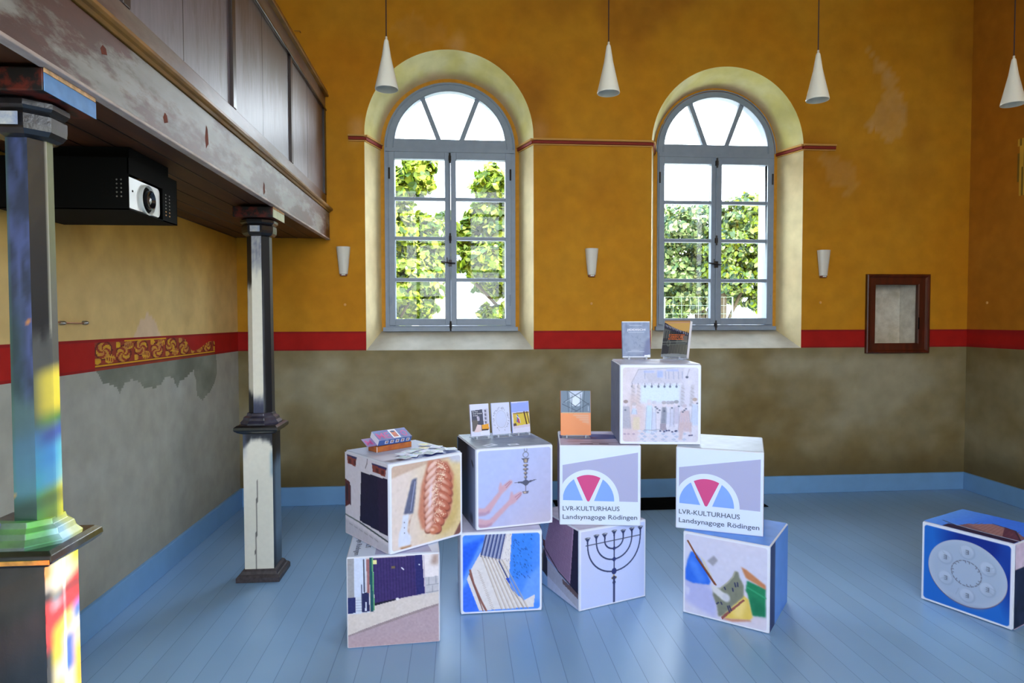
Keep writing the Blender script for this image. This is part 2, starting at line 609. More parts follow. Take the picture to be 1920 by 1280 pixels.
def left_colour(y, z, zone, fl):
    c = bl_(y, z, zone)
    fy, fz = fl
    if zone == 0:
        c = mixc(c, (164, 168, 166), 0.75)
        if inpoly(fy + 0.012 * fbm(fy * 20, fz * 20), fz, GPATCH):
            c = mixc((124, 128, 116), (104, 108, 96), 0.5 + fbm(fy * 4, fz * 5, 2.2))
    elif zone == 1:
        if 3.49 < fy < 5.13:
            lo = Z_GREY + 0.012
            if lo < fz < lo + 0.018 + 0.004 or (3.78 < fy < 4.30 and Z_RED - 0.020 < fz < Z_RED - 0.012):
                if lo + 0.008 < fz < lo + 0.018 or fz > 1.45:
                    return (205, 150, 20)
                return (112, 38, 26)
            amp = 0.118 if fy < 4.55 else (0.118 - 0.10 * sstep(4.55, 4.72, fy) if fy < 4.75 else 0.02 + 0.055 * sstep(4.75, 5.05, fy))
            top = lo + 0.018 + amp
            if fz < top:
                c = (138, 52, 30)
                # scrolling leaves: pairs of curled yellow lobes
                p = ((fy - 3.49) / 0.20) % 1.0
                k = int((fy - 3.49) / 0.20)
                q = (fz - lo - 0.018) / 0.118
                if k % 2:
                    q = 1 - q
                r1 = math.hypot((p - 0.40) / 0.36, (q - 0.62) / 0.36)
                r2 = math.hypot((p - 0.70) / 0.26, (q - 0.22) / 0.20)
                r3 = math.hypot((p - 0.10) / 0.16, (q - 0.16) / 0.14)
                ang = math.atan2(q - 0.62, p - 0.40)
                leaf = (r1 < 1 and math.sin(ang * 4 + r1 * 7) > -0.25) or (r2 < 1 and math.sin(p * 60 + q * 12) > -0.55) or r3 < 1
                if leaf:
                    c = mixc((206, 158, 24), (176, 116, 62), 0.5 + 0.8 * fbm(fy * 12, fz * 20, 1.0))
                elif abs(r1 - 1.12) < 0.09:
                    c = (96, 34, 24)
    else:
        c = mixc(c, (206, 184, 134), 0.72 * sstep(2.42, 1.7, z) + 0.1)
        d = abs(y - 4.06) / 0.17
        if d < 1 and z < Z_RED + 0.13 * (1 - d * d) + 0.02 * fbm(y * 12, z * 12):
            c = mixc(c, (206, 180, 160), 0.7)
    return c


ys = lines(YR, 3.4, 0.08) + lines(3.42, 5.2, 0.011) + lines(5.23, D, 0.05)
zl = lines(0.0, 1.0, 0.06) + lines(1.0, 1.33, 0.014)[1:] + [Z_GREY] + lines(Z_GREY + 0.004, Z_RED - 0.003, 0.004) + [Z_RED] + lines(1.52, 1.75, 0.02) + lines(1.80, ZC, 0.08)
wall_mesh('wall_left', lambda y, z: (XL, y, z), sorted(ys), sorted(zl), [], left_colour)

# right wall with the tall stained glass window (outside the frame, its light reaches the near column)
SY0, SY1, SZ0, SZ1 = 0.42, 1.22, 2.70, 4.36
br_ = base_colour(12.0)


def right_colour(y, z, zone, fl):
    c = br_(y, z, zone)
    if zone == 2:
        c = mixc(c, (146, 78, 18), 0.45)
        fy, fz = fl
        # remains of a stencilled ochre border
        if fy < 5.13 + 0.02 * fbm(fz * 9, 1.0) and fy > 4.95 and 2.66 < fz < 3.12:
            c = (196, 150, 48) if math.sin((fz + abs(fy - 5.04) * 1.2) * 110) > -0.2 else (120, 92, 30)
    return c


wall_mesh('wall_right', lambda y, z: (XR, y, z), sorted(lines(YR, 4.9, 0.1, (PY0, PY1, SY0, SY1)) + lines(4.92, D, 0.02)), lines(0.0, ZC, 0.06, (Z_GREY, Z_RED, SZ0, SZ1, PZ0, PZ1)),
          [(PY0, PY1, hole_z(PZ0), hole_z(PZ1)), (SY0, SY1, hole_z(SZ0), hole_z(SZ1))], right_colour)

brr = base_colour(17.0)
rear_holes = [(cx_ - w_ / 2, cx_ + w_ / 2, hole_z(1.5), hole_z(4.5)) for cx_, w_ in REAR_W]
rear_us = lines(XL, XR, 0.15, [v for h in rear_holes for v in h[:2]])
wall_mesh('wall_rear', lambda u, z: (u, YR, z), rear_us, lines(0.0, ZC, 0.1, (Z_GREY, Z_RED, 1.5, 4.5)), rear_holes, lambda u, z, zone, fl: brr(u, z, zone))

mb = MB(); mb.box(XL - .3, XR + .3, YR - .3, D + .3, -0.10, 0.0, FLOORM); struct(mb.build('floor'))
CEILM = mat('ceiling_plaster', (232, 224, 206), rough=0.9, nz=0.04, nscale=1.5)
mb = MB(); mb.box(XL - .3, XR + .3, YR - .3, D + .3, ZC, ZC + 0.1, CEILM); struct(mb.build('ceiling'))

# skirting boards
ZB = 0.162
def skirting(name, x0, x1, y0, y1):
    mb = MB(); mb.box(x0, x1, y0, y1, 0.0, ZB, BLUEP); return struct(mb.build(name, bevel=0.004))
skirting('baseboard_back', XL, XR, D - 0.022, D + .002)
skirting('baseboard_left', XL - .002, XL + 0.022, YR, D - 0.022)
skirting('baseboard_right', XR - 0.022, XR + .002, YR, D - 0.022)


# ------------------------------------------------------------------ arched windows
def prof(c, hw, zb, za, r, n=40, y=0.0):
    """closed outline: bottom left, bottom right, then over the arch back to the left"""
    P = [(c - hw, y, zb), (c + hw, y, zb)]
    for k in range(n + 1):
        t = math.pi * k / n
        P.append((c + r * math.cos(t), y, za + r * math.sin(t)))
    return P


def reveal_colour(p, sill, t, W):
    x, y, z = p
    n1, n2 = fbm(x * 3 + W['c'], z * 3, y * 3), fbm(x * 9, z * 9, y * 6 + 2)
    if sill:
        return mixc((176, 172, 160), (164, 158, 144), .5 + n1)
    c = mixc((198, 180, 140), (206, 192, 150), .5 + n1)
    if z > 3.17:
        c = mixc((196, 186, 116), (206, 200, 150), .5 + 1.2 * n1 + .3 * n2)
        c = mixc(c, (198, 164, 130), .75 * sstep(.62, .95, t + .12 * n1))
    else:
        c = mixc(c, (206, 168, 92), .6 * sstep(.80, .98, t))
    return c


def build_window(idx, W, gl):
    c, hw = W['c'], W['hw']
    yf = D + REV
    g0, g1, g2, g3 = gl
    w = MB()
    # splayed plaster reveal
    A = prof(c, W['ro'], 1.338, W['zo'], W['ro'], y=D)
    B = prof(c, hw + 0.035, 1.50, W['za'], hw + 0.035, y=yf)
    A0 = prof(c, W['ro'] + .012, 1.325, W['zo'], W['ro'] + .012, y=D + .006)
    w.loft([A0, A], CREAMPL, caps=False)
    NS = 10
    for q in range(NS):
        t0_, t1_ = q / NS, (q + 1) / NS
        R0 = [tuple(A[i][k] + (B[i][k] - A[i][k]) * t0_ for k in range(3)) for i in range(len(A))]
        R1 = [tuple(A[i][k] + (B[i][k] - A[i][k]) * t1_ for k in range(3)) for i in range(len(A))]
        for i in range(len(A)):
            j = (i + 1) % len(A)
            sub = 14 if i in (1, len(A) - 1) else (8 if i == 0 else 1)
            for m_ in range(sub):
                def mix_(P, Q, t):
                    return tuple(P[k] + (Q[k] - P[k]) * t for k in range(3))
                a_, b_ = m_ / sub, (m_ + 1) / sub
                quad = [mix_(R0[i], R0[j], a_), mix_(R0[i], R0[j], b_), mix_(R1[i], R1[j], b_), mix_(R1[i], R1[j], a_)]
                w.face(quad, PLASTER, [reveal_colour(p, i == 0, (p[1] - D) / REV, W) for p in quad])
    # rebate between splay and frame, then the outer jamb
    B2 = prof(c, hw - 0.01, 1.515, W['za'], hw - 0.01, y=yf + 0.004)
    w.loft([B, B2], OCHRE, caps=False)
    B3 = prof(c, hw - 0.01, 1.515, W['za'], hw - 0.01, y=D + 0.56)
    w.loft([B2, B3], mat('outer_jamb_plaster', (176, 170, 156), rough=.8), caps=False)
    root = struct(w.build('window_%d' % idx, smooth=True))
    fy0, fy1 = yf - 0.012, yf + 0.075
    # outer frame ring
    f = MB()
    ro = hw
    ri = 0.502
    zi = W['za'] + 0.018
    zt0, zt1 = 3.052, 3.235         # transom below the fanlight
    f.box(c - hw + .004, c - ri + .004, fy0 + .0015, fy1 - .001, W['za'] - .002, zt1 + .006, FRAMEP)
    f.box(c + ri - .004, c + hw - .004, fy0 + .0015, fy1 - .001, W['za'] - .002, zt1 + .006, FRAMEP)
    f.box(c - hw, g0 - 0.0, fy0, fy1, 1.512, W['za'], FRAMEP)
    f.box(g3, c + hw, fy0, fy1, 1.512, W['za'], FRAMEP)
    f.box(g0, g3, fy0, fy1, 1.512, 1.548, FRAMEP)
    f.box(c - hw - 0.02, c + hw + 0.02, fy0 - 0.035, fy0 + 0.002, 1.498, 1.535, FRAMEP)
    f.box(g0, g3, fy0, fy1, 3.13, zt1, FRAMEP)
    f.box(c - hw + 0.01, c + hw - 0.01, fy0 - 0.016, fy0 + 0.001, 3.118, 3.150, FRAMEP)
    n = 40
    a0 = math.asin((zt1 - zi) / ri)
    for k in range(n):
        t0, t1 = math.pi * k / n, math.pi * (k + 1) / n
        s0 = a0 + (math.pi - 2 * a0) * k / n
        s1 = a0 + (math.pi - 2 * a0) * (k + 1) / n
        o0 = (c + ro * math.cos(t0), W['za'] + ro * math.sin(t0)); o1 = (c + ro * math.cos(t1), W['za'] + ro * math.sin(t1))
        i0 = (c + ri * math.cos(s0), zi + ri * math.sin(s0)); i1 = (c + ri * math.cos(s1), zi + ri * math.sin(s1))
        for y_ in (fy0, fy1):
            f.face([(o0[0], y_, o0[1]), (o1[0], y_, o1[1]), (i1[0], y_, i1[1]), (i0[0], y_, i0[1])], FRAMEP)
        f.face([(i0[0], fy0, i0[1]), (i1[0], fy0, i1[1]), (i1[0], fy1, i1[1]), (i0[0], fy1, i0[1])], FRAMEP)
        f.face([(o0[0], fy0, o0[1]), (o1[0], fy0, o1[1]), (o1[0], fy1, o1[1]), (o0[0], fy1, o0[1])], FRAMEP)
    # raised outer moulding of the arch
    for (rr, w_) in ((0.575, 0.006), (0.515, 0.005)):
        f.tube([(c + rr * math.cos(math.pi * k / 36), fy0, W['za'] + rr * math.sin(math.pi * k / 36)) for k in range(37)], w_, FRAMEP, 6)
    f.build('window_frame', root, smooth=False)
    # fanlight glazing bars
    b = MB()
    for sx in (-1, 1):
        p0, p1 = (c + sx * 0.10, zt1 - 0.01), (c + sx * 0.247, zi + 0.43)
        dx, dz = p1[0] - p0[0], p1[1] - p0[1]
        L = math.hypot(dx, dz)
        M = Matrix.Translation((p0[0], fy0 + 0.035, p0[1])) @ Matrix.Rotation(math.atan2(dx, dz), 4, 'Y')
        b.box(-0.021, 0.021, -0.02, 0.02, 0, L + 0.02, FRAMEP, M)
    b.build('fanlight_bars', root)
    g = MB()
    g.face([(c + ri * 1.01 * math.cos(math.pi * k / 24), fy0 + 0.045, zi + ri * 1.01 * math.sin(math.pi * k / 24)) for k in range(25)], GLASS)
    g.build('fanlight_pane', root)
    # two casements with glazing bars
    for side, (a, bb) in enumerate(((g0, g1), (g2, g3))):
        s = MB()
        xo0 = a - 0.052 if side == 0 else g2 - (g2 - g1) / 2 + 0.002
        xo1 = g1 + (g2 - g1) / 2 - 0.002 if side == 0 else bb + 0.052
        y0, y1 = fy0 - 0.018, fy0 + 0.045
        s.box(xo0, a, y0, y1, 1.552, 3.115, FRAMEP)
        s.box(bb, xo1, y0, y1, 1.552, 3.115, FRAMEP)
        s.box(a, bb, y0, y1, 1.552, 1.612, FRAMEP)
        s.box(a, bb, y0, y1, 3.052, 3.115, FRAMEP)
        for zz in (2.696, 2.340, 1.966):
            s.box(a, bb, y0 + 0.008, y1 - 0.012, zz - 0.016, zz + 0.016, FRAMEP)
        so = s.build('casement', root, bevel=0.003)
        for z0, z1 in ((1.612, 1.95), (1.982, 2.324), (2.356, 2.680), (2.712, 3.052)):
            p = MB(); p.face([(a, y0 + 0.03, z0), (bb, y0 + 0.03, z0), (bb, y0 + 0.03, z1), (a, y0 + 0.03, z1)], GLASS)
            p.build('pane', so)
        for zz in (1.78, 2.92):
            h = MB(); xh = xo0 + 0.006 if side == 0 else xo1 - 0.006
            h.lathe([(0.008, zz - 0.05), (0.008, zz + 0.05)], xh, y0 - 0.004, FRAMEP if zz < 2 else IRON, 8)
            h.build('hinge', so)
    # espagnolette rod with its handle on the meeting stile
    r = MB()
    xm = (g1 + g2) / 2 - 0.004
    yr_ = fy0 - 0.032
    r.tube([(xm, yr_, 1.535), (xm, yr_, 3.105)], 0.0055, FRAMEP, 8)
    for zz in (1.545, 2.34, 3.06):
        r.box(xm - 0.012, xm + 0.012, yr_ - 0.006, yr_ + 0.016, zz - 0.022, zz + 0.022, IRON)
        r.tube([(xm, yr_ - .005, zz - 0.045), (xm, yr_ - .005, zz + 0.045)], 0.008, IRON, 8)
    r.build('latch_rod', root)
    r = MB()
    zh = 2.115
    r.box(xm - 0.014, xm + 0.014, yr_ - 0.010, yr_ + 0.014, zh - 0.03, zh + 0.03, IRON)
    r.tube([(xm, yr_ - 0.018, zh), (xm - 0.03, yr_ - 0.028, zh + 0.004), (xm - 0.085, yr_ - 0.028, zh + 0.012)], 0.007, IRON, 8)
    r.tube([(xm - 0.03, yr_ - 0.024, zh + 0.004), (xm - 0.03, yr_ - 0.024, zh + 0.05)], 0.005, IRON, 8)
    r.tube([(xm, yr_ - 0.018, zh), (xm + 0.045, yr_ - 0.02, zh)], 0.006, IRON, 8)
    r.build('latch_handle', root)
    return root


build_window(1, W1, (-0.572, -0.122, -0.018, 0.430))
build_window(2, W2, (1.918, 2.368, 2.468, 2.915))

# rear windows (behind the camera)
for k, (cx_, w_) in enumerate(REAR_W):
    m_ = MB()
    x0, x1 = cx_ - w_ / 2, cx_ + w_ / 2
    y0, y1 = YR - 0.45, YR
    m_.box(x0 - .05, x0, y0, y1, 1.45, 4.55, CREAMPL); m_.box(x1, x1 + .05, y0, y1, 1.45, 4.55, CREAMPL)
    m_.box(x0, x1, y0, y1, 1.40, 1.5, CREAMPL); m_.box(x0, x1, y0, y1, 4.5, 4.6, CREAMPL)
    r_ = struct(m_.build('window_%d' % (k + 3)))
    m_ = MB()
    for xx in (x0 + .04, cx_, x1 - .04):
        m_.box(xx - .035, xx + .035, y0 + .1, y0 + .16, 1.5, 4.5, FRAMEP)
    for zz in (1.55, 2.1, 2.7, 3.3, 3.95):
        m_.box(x0, x1, y0 + .105, y0 + .155, zz - .025, zz + .025, FRAMEP)
    m_.build('window_frame', r_)

# unseen plain window beside the camera, added as extra light for the left wall
m_ = MB()
for a_, b_ in ((PY0 - .05, PY0), (PY1, PY1 + .05)):
    m_.box(XR, XR + .40, a_, b_, PZ0 - .05, PZ1 + .05, CREAMPL)
m_.box(XR, XR + .40, PY0, PY1, PZ0 - .05, PZ0, CREAMPL); m_.box(XR, XR + .40, PY0, PY1, PZ1, PZ1 + .05, CREAMPL)
r_ = struct(m_.build('window_7'))
m_ = MB()
for yy in (PY0 + .04, (PY0 + PY1) / 2, PY1 - .04):
    m_.box(XR + .24, XR + .30, yy - .035, yy + .035, PZ0, PZ1, FRAMEP)
for zz in (PZ0 + .04, 2.1, 2.7, 3.3, PZ1 - .04):
    m_.box(XR + .245, XR + .295, PY0, PY1, zz - .025, zz + .025, FRAMEP)
m_.build('window_frame', r_)

# stained glass window in the right wall
m_ = MB()
m_.box(XR, XR + .35, SY0 - .05, SY0, SZ0 - .05, SZ1 + .05, CREAMPL); m_.box(XR, XR + .35, SY1, SY1 + .05, SZ0 - .05, SZ1 + .05, CREAMPL)
m_.box(XR, XR + .35, SY0, SY1, SZ0 - .05, SZ0, CREAMPL)
r_ = struct(m_.build('window_6'))
rows = [  # height at the column, colours from the rear edge to the front edge
    (1.62, (14, 20, 12), (14, 20, 12), (14, 16, 6), (14, 16, 8)),
    (1.53, (60, 90, 30), (235, 225, 0), (245, 235, 0), (150, 170, 0)),
    (1.41, (10, 90, 120), (120, 170, 0), (40, 140, 40), (20, 110, 60)),
    (1.37, (0, 150, 215), (0, 90, 200), (0, 100, 220), (0, 80, 180)),
    (1.32, (0, 170, 225), (40, 170, 255), (110, 215, 255), (0, 110, 220)),
    (1.25, (20, 190, 225), (80, 190, 255), (150, 225, 255), (0, 130, 220)),
    (1.195, (40, 180, 90), (140, 190, 40), (235, 235, 60), (60, 150, 110)),
    (1.13, (90, 190, 20), (130, 170, 20), (225, 230, 0), (150, 180, 0)),
    (1.08, (30, 150, 90), (170, 215, 255), (235, 245, 200), (235, 235, 30)),
    (1.00, (230, 170, 90), (235, 240, 225), (225, 240, 205), (240, 235, 40)),
    (0.925, (60, 20, 10), (250, 250, 245), (250, 250, 240), (230, 230, 190)),
    (0.885, (255, 20, 20), (205, 225, 255), (255, 60, 70), (255, 30, 40)),
    (0.845, (255, 10, 10), (255, 40, 50), (255, 40, 50), (255, 40, 50)),
    (0.785, (200, 0, 0), (255, 215, 40), (250, 240, 150), (110, 150, 255)),
    (0.73, (30, 14, 10), (245, 235, 60), (90, 130, 255), (240, 225, 200)),
    (0.67, (16, 14, 10), (245, 245, 220), (80, 130, 255), (245, 215, 70)),
    (0.61, (16, 14, 10), (250, 235, 40), (250, 245, 235), (250, 200, 0)),
    (0.54, (16, 14, 10), (250, 240, 0), (90, 150, 255), (250, 205, 0)),
    (0.42, (16, 14, 10), (250, 240, 60), (110, 165, 240), (250, 205, 60)),
]
G = MB()
yc_ = [SY0, 0.728, 0.775, 0.825, SY1]
OFF = 5.89 * SUN_TAN_E
prevz = SZ1
for i, rw in enumerate(rows):
    zt = min(SZ1, rw[0] + OFF)
    zn = (rows[i + 1][0] + OFF) if i + 1 < len(rows) else SZ0
    for j in range(4):
        sl = 0.012
        a, b2 = yc_[j], yc_[j + 1]
        sk = (0.30 if 10 <= i <= 13 else 0.10)
        za_, zb_ = zt + (a - .77) * sk, zt + (b2 - .77) * sk
        zc_, zd_ = zn + (b2 - .77) * sk, zn + (a - .77) * sk
        G.face([(XR + .12, a, zd_), (XR + .12, b2, zc_), (XR + .12, b2, zb_), (XR + .12, a, za_)], STAINED, tuple(255 * (v / 255) ** 1.30 * 0.98 for v in rw[1 + j]))
G.build('stained_panes', r_)
m_ = MB()
zbar = 0.862 + OFF
m_.box(XR + .10, XR + .115, SY0, SY1, zbar - .009, zbar + .009, IRON)
m_.box(XR + .10, XR + .115, SY0, SY1, 1.15 + OFF - .006, 1.15 + OFF + .006, IRON)
m_.box(XR + .08, XR + .14, SY0, SY1, 1.56 + OFF, SZ1 + 0.05, FRAMEP)
m_.build('lead_bars', r_)


# ------------------------------------------------------------------ impost mouldings
def moulding(name, path):
    mb = MB()
    for p, q in zip(path[:-1], path[1:]):
        p, q = Vector((p[0], p[1], 0)), Vector((q[0], q[1], 0))
        d = (q - p); L = d.length; d.normalize()
        M = Matrix.Translation((p.x, p.y, 0)) @ Matrix.Rotation(math.atan2(d.y, d.x), 4, 'Z')
        mb.box(-0.002, L + 0.002, -0.020, 0.004, 3.142, 3.166, REDMOULD, M)
        mb.box(-0.004, L + 0.004, -0.030, 0.004, 3.168, 3.184, BEIGEMOULD, M)
        mb.box(-0.002, L + 0.002, -0.012, 0.004, 3.130, 3.140, BEIGEMOULD, M)
    return struct(mb.build(name, bevel=0.002))


def edge(W, s):
    return (W['c'] + s * W['ro'], D), (W['c'] + s * (W['hw'] + 0.037), D + REV)


a0, a1 = edge(W1, -1); b0, b1 = edge(W1, 1); c0, c1 = edge(W2, -1); d0, d1 = edge(W2, 1)
moulding('trim_1', [(-0.93, D), a0, a1])
moulding('trim_2', [b1, b0, c0, c1])
moulding('trim_3', [d1, d0, (3.42, D)])

# ------------------------------------------------------------------ gallery with its parapet
gal = tag(empty('gallery', (-1.48, 1.5, 2.3)), 'brown timber gallery with a panelled, worn parapet along the left wall', 'gallery')
GI = Matrix.Translation((1.48, -1.5, -2.3))
_b = MB.build


def gbuild(mb, name, bevel=0.0, parent=None):
    mb.v = [tuple(GI @ Vector(p)) for p in mb.v]
    return mb.build(name, parent or gal, bevel=bevel)


GY0, GY1 = -2.35, 5.643
mb = MB(); mb.box(XL + .003, -1.125, GY0, GY1, 2.300, 2.34, SOFFITM)
for k in range(6):
    mb.box(XL + .003 + k * 0.125, XL + 0.006 + k * 0.125, GY0, GY1, 2.296, 2.301, DARKWOOD)
gbuild(mb, 'soffit')
mb = MB(); mb.box(XL + .003, -1.13, GY0, GY1, 2.46, 2.5, WOOD); gbuild(mb, 'floor_boards')
mb = MB()
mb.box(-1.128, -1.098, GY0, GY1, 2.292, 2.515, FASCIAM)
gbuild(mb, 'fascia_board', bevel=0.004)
mb = MB(); mb.box(-1.128, -1.093, GY0, GY1, 2.286, 2.298, mat('pale_edge_wood', (168, 150, 140), rough=0.5, nz=.3, nscale=6, stretch=(1, .5, 1))); gbuild(mb, 'fascia_edge', bevel=0.003)
# ledge moulding: profile swept along the gallery
mb = MB()
pf = [(-1.128, 2.518), (-1.094, 2.518), (-1.086, 2.528), (-1.076, 2.532), (-1.068, 2.540), (-1.068, 2.552), (-1.076, 2.557), (-1.128, 2.562)]
mb.loft([[(x, GY0, z) for x, z in pf], [(x, GY1 - .003, z) for x, z in pf]], OLIVE)
gbuild(mb, 'ledge_moulding', bevel=0.002)
PX = -1.122
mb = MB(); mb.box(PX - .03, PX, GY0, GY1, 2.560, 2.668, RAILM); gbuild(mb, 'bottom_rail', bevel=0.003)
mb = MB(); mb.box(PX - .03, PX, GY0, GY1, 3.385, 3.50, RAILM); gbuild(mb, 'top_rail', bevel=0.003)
mb = MB(); mb.box(PX - .002, PX + .010, GY0, GY1, 3.378, 3.392, DARKWOOD); gbuild(mb, 'rail_bead', bevel=0.002)
mb = MB(); mb.box(PX - .07, PX + .022, GY0, GY1, 3.515, 3.545, WOOD); gbuild(mb, 'handrail', bevel=0.006)
mb = MB(); mb.box(PX - .01, PX + .030, GY0, GY1, 3.497, 3.516, OLIVE); gbuild(mb, 'handrail_moulding', bevel=0.004)
st = [5.61, 4.515, 3.385, 2.325, 1.2, 0.08, -1.04, -2.2]
for k, y in enumerate(st):
    w_ = 0.033 if k == 0 else 0.024
    mb = MB(); mb.box(PX - .03, PX + .004, y - w_, y + w_, 2.668, 3.385, DARKWOOD); gbuild(mb, 'stile', bevel=0.003)
for y0, y1 in zip(st[1:], st[:-1]):
    mb = MB()
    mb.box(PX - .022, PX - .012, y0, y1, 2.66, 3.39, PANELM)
    for f_ in (0.46,):
        ym = y0 + (y1 - y0) * f_
        mb.box(PX - .0125, PX - .0112, ym - .0018, ym + .0018, 2.67, 3.385, DARKWOOD)
    gbuild(mb, 'panel')
# peeled knots and scars in the fascia
for (y, z, h_) in ((2.95, 2.40, .10), (3.78, 2.345, .07), (2.55, 2.36, .04), (2.13, 2.44, .03)):
    mb = MB()
    ins = [(y - .012, z - h_ * .5), (y + .02, z - h_ * .2), (y + .012, z + h_ * .4), (y - .006, z + h_ * .55), (y - .02, z)]
    mb.loft([[(-1.0978, a, b) for a, b in ins], [(-1.0970, y + (a - y) * .8, z + (b - z) * .85) for a, b in ins]], mat('raw_red_wood', (104, 42, 18), rough=.8, nz=.3))
    gbuild(mb, 'wood_scar')


# ------------------------------------------------------------------ the two columns
def ring_poly(cx, cy, r, t, z):
    return [(cx - t, cy - r, z), (cx + t, cy - r, z), (cx + r, cy - t, z), (cx + r, cy + t, z), (cx + t, cy + r, z), (cx - t, cy + r, z), (cx - r, cy + t, z), (cx - r, cy - t, z)]


COLPAINT = mat('marbled_column_paint', rough=0.38, spec=0.4, attr=True, nz=0.03, nscale=14, bump=0.0015, coat=0.06)
BLACKP = mat('black_column_paint', (22, 21, 24), rough=0.32, coat=0.5, nz=0.4, nscale=14, bump=0.002)
LIGHTBLUE = mat('blue_flaking_paint', (92, 136, 186), rough=0.6, col2=(104, 142, 186), nscale=9, nz=0.12)
PALEG = mat('pale_green_paint', (196, 200, 160), rough=0.6, nz=0.1)
RAWWOOD = mat('raw_orange_wood', (176, 104, 44), rough=0.7, nz=0.35, nscale=14)
REDBLACK = mat('red_and_black_paint', (88, 26, 14), rough=0.5, col2=(16, 12, 12), nscale=16, contrast=(0.45, 0.55))


def painted_prism(name, corners, z0, z1, nz_, nu, cf, parent, tap=0.0, chip=True):
    """corner loop (local xy); every facet subdivided and painted by cf(facet, u, z)"""
    mb = MB()
    n = len(corners)
    for k in range(n):
        p, q = corners[k], corners[(k + 1) % n]
        for i in range(nz_):
            za_, zb_ = z0 + (z1 - z0) * i / nz_, z0 + (z1 - z0) * (i + 1) / nz_
            for j in range(nu):
                ua, ub = j / nu, (j + 1) / nu
                def P(u, z):
                    s_ = 1 + tap * (z1 - z) / (z1 - z0)
                    return ((p[0] + (q[0] - p[0]) * u) * s_, (p[1] + (q[1] - p[1]) * u) * s_, z)
                mb.face([P(ua, za_), P(ub, za_), P(ub, zb_), P(ua, zb_)], COLPAINT, [cf(k, ua, za_), cf(k, ub, za_), cf(k, ub, zb_), cf(k, ua, zb_)])
    mb.face([(c_[0], c_[1], z1) for c_ in corners], COLPAINT, (20, 20, 20))
    mb.face([(c_[0], c_[1], z0) for c_ in reversed(corners)], COLPAINT, (20, 20, 20))
    return mb.build(name, parent)


def octc(r, t):
    return [(p[0], p[1]) for p in ring_poly(0, 0, r, t, 0)]


BLK, CRM, SLT = (20, 20, 24), (216, 212, 196), (92, 100, 132)


def paint_far_upper(k, u, z):
    w = 0.03 * fbm(u * 3 + k, z * 9, k)
    if k == 0:                       # front facet: pale below a slate worn top
        c = mixc(CRM, (120, 124, 138), sstep(1.86, 2.0, z + w))
        if z > 1.93:
            c = mixc(c, (168, 168, 166), 0.5 + 1.2 * fbm(u * 5, z * 26, 2.0))
        return mixc(c, (56, 60, 84), sstep(1.16, 1.07, z + w))
    if k == 7:
        c = mixc(BLK, CRM, sstep(1.86, 1.78, z + w) * sstep(0.0, 0.25, 0.15 + u + w * 4))
        return mixc(c, BLK, sstep(1.20, 1.12, z + w))
    if k == 1:
        c = mixc(BLK, (150, 156, 160), 0.55 * sstep(1.95, 1.80, z) * sstep(0.35, 0.0, u + w * 3))
        return mixc(c, (38, 46, 52), 0.5 * sstep(1.2, 2.0, z))
    return mixc(BLK, (60, 66, 70), 0.3 + 0.5 * fbm(z * 4, k))


def paint_far_lower(k, u, z):
    w = 0.02 * fbm(u * 4 + k, z * 8, k + 3)
    if k == 0:
        c = mixc((216, 214, 202), (26, 32, 44), sstep(0.855, 0.895, z + w + 0.05 * (2 * abs(u - .5)) ** 3))
        c = mixc(c, (96, 112, 140), 0.5 * sstep(0.72, 0.84, z) * sstep(0.22, 0.0, u + w * 2))
        c = mixc(c, (90, 130, 160), 0.6 * sstep(0.05, 0.0, abs(z - 0.72) - 0.05) * sstep(0.85, 1.0, u))
        # long crack down the face
        xc_ = 0.36 + 0.14 * z / 0.8 + 0.03 * fbm(z * 7, 1)
        if abs(u - xc_) < 0.022 and 0.05 < z < 0.62:
            c = mixc(c, (50, 46, 46), 0.7)
        return c
    if k == 1:
        return mixc((110, 134, 156), (16, 18, 26), 0.9 * sstep(0.68, 0.80, z + w) + 0.45 * sstep(0.35, 0.0, abs(u - 0.1)) + 0.5 * sstep(.3, .1, z))
    return (40, 44, 52)


def paint_near_upper(k, u, z):
    w = 0.04 * fbm(u * 3 + k, z * 7, k)
    if k == 0:
        c = mixc((66, 76, 112), (44, 52, 70), 0.5 + 1.6 * fbm(u * 3, z * 9, 1.0))
        c = mixc(c, (40, 58, 54), 0.7 * sstep(1.75, 1.55, z + w) * sstep(.9, .3, u))
        c = mixc(c, (70, 90, 92), 0.9 * sstep(1.42, 1.34, z + w))
        if u < 0.10 + 0.05 * fbm(z * 20, 1):
            c = mixc(c, (60, 86, 66), 0.6)
        if fbm(u * 6, z * 14, 33.0) > 0.62:
            c = (176, 116, 54)
        return mixc(c, (24, 40, 36), 0.7 * sstep(1.12, 1.06, z))
    if k == 1:
        c = (24, 24, 26)
        if u > 0.88:
            c = (150, 146, 128)
        return mixc(c, (74, 74, 70), sstep(1.60, 1.53, z + w) * 0.95)
    if k == 2:
        return mixc((96, 98, 48), (96, 94, 84), sstep(1.9, 1.6, z + w))
    if k == 7:
        return mixc((112, 104, 84), (70, 62, 44), 0.5 + fbm(z * 5, 3) * .8) if u > 0.35 else (34, 26, 20)
    return (30, 30, 30)


def paint_near_lower(k, u, z):
    if k == 0:
        c = mixc((9, 8, 9), (22, 20, 22), 0.4 + 0.9 * fbm(u * 4, z * 5, 9.0))
        if abs(u - 0.45) < 0.008 and fbm(z * 8, 4) > -.2:
            c = (80, 78, 76)
        return c
    if k == 1:
        c = (120, 116, 110)
        if abs(u - 0.56 - 0.02 * fbm(z * 6, 1)) < 0.03:
            c = (190, 186, 176)
        if u < 0.03 and fbm(z * 20, 3) > 0:
            c = (60, 56, 54)
        return c
    return (40, 40, 44)


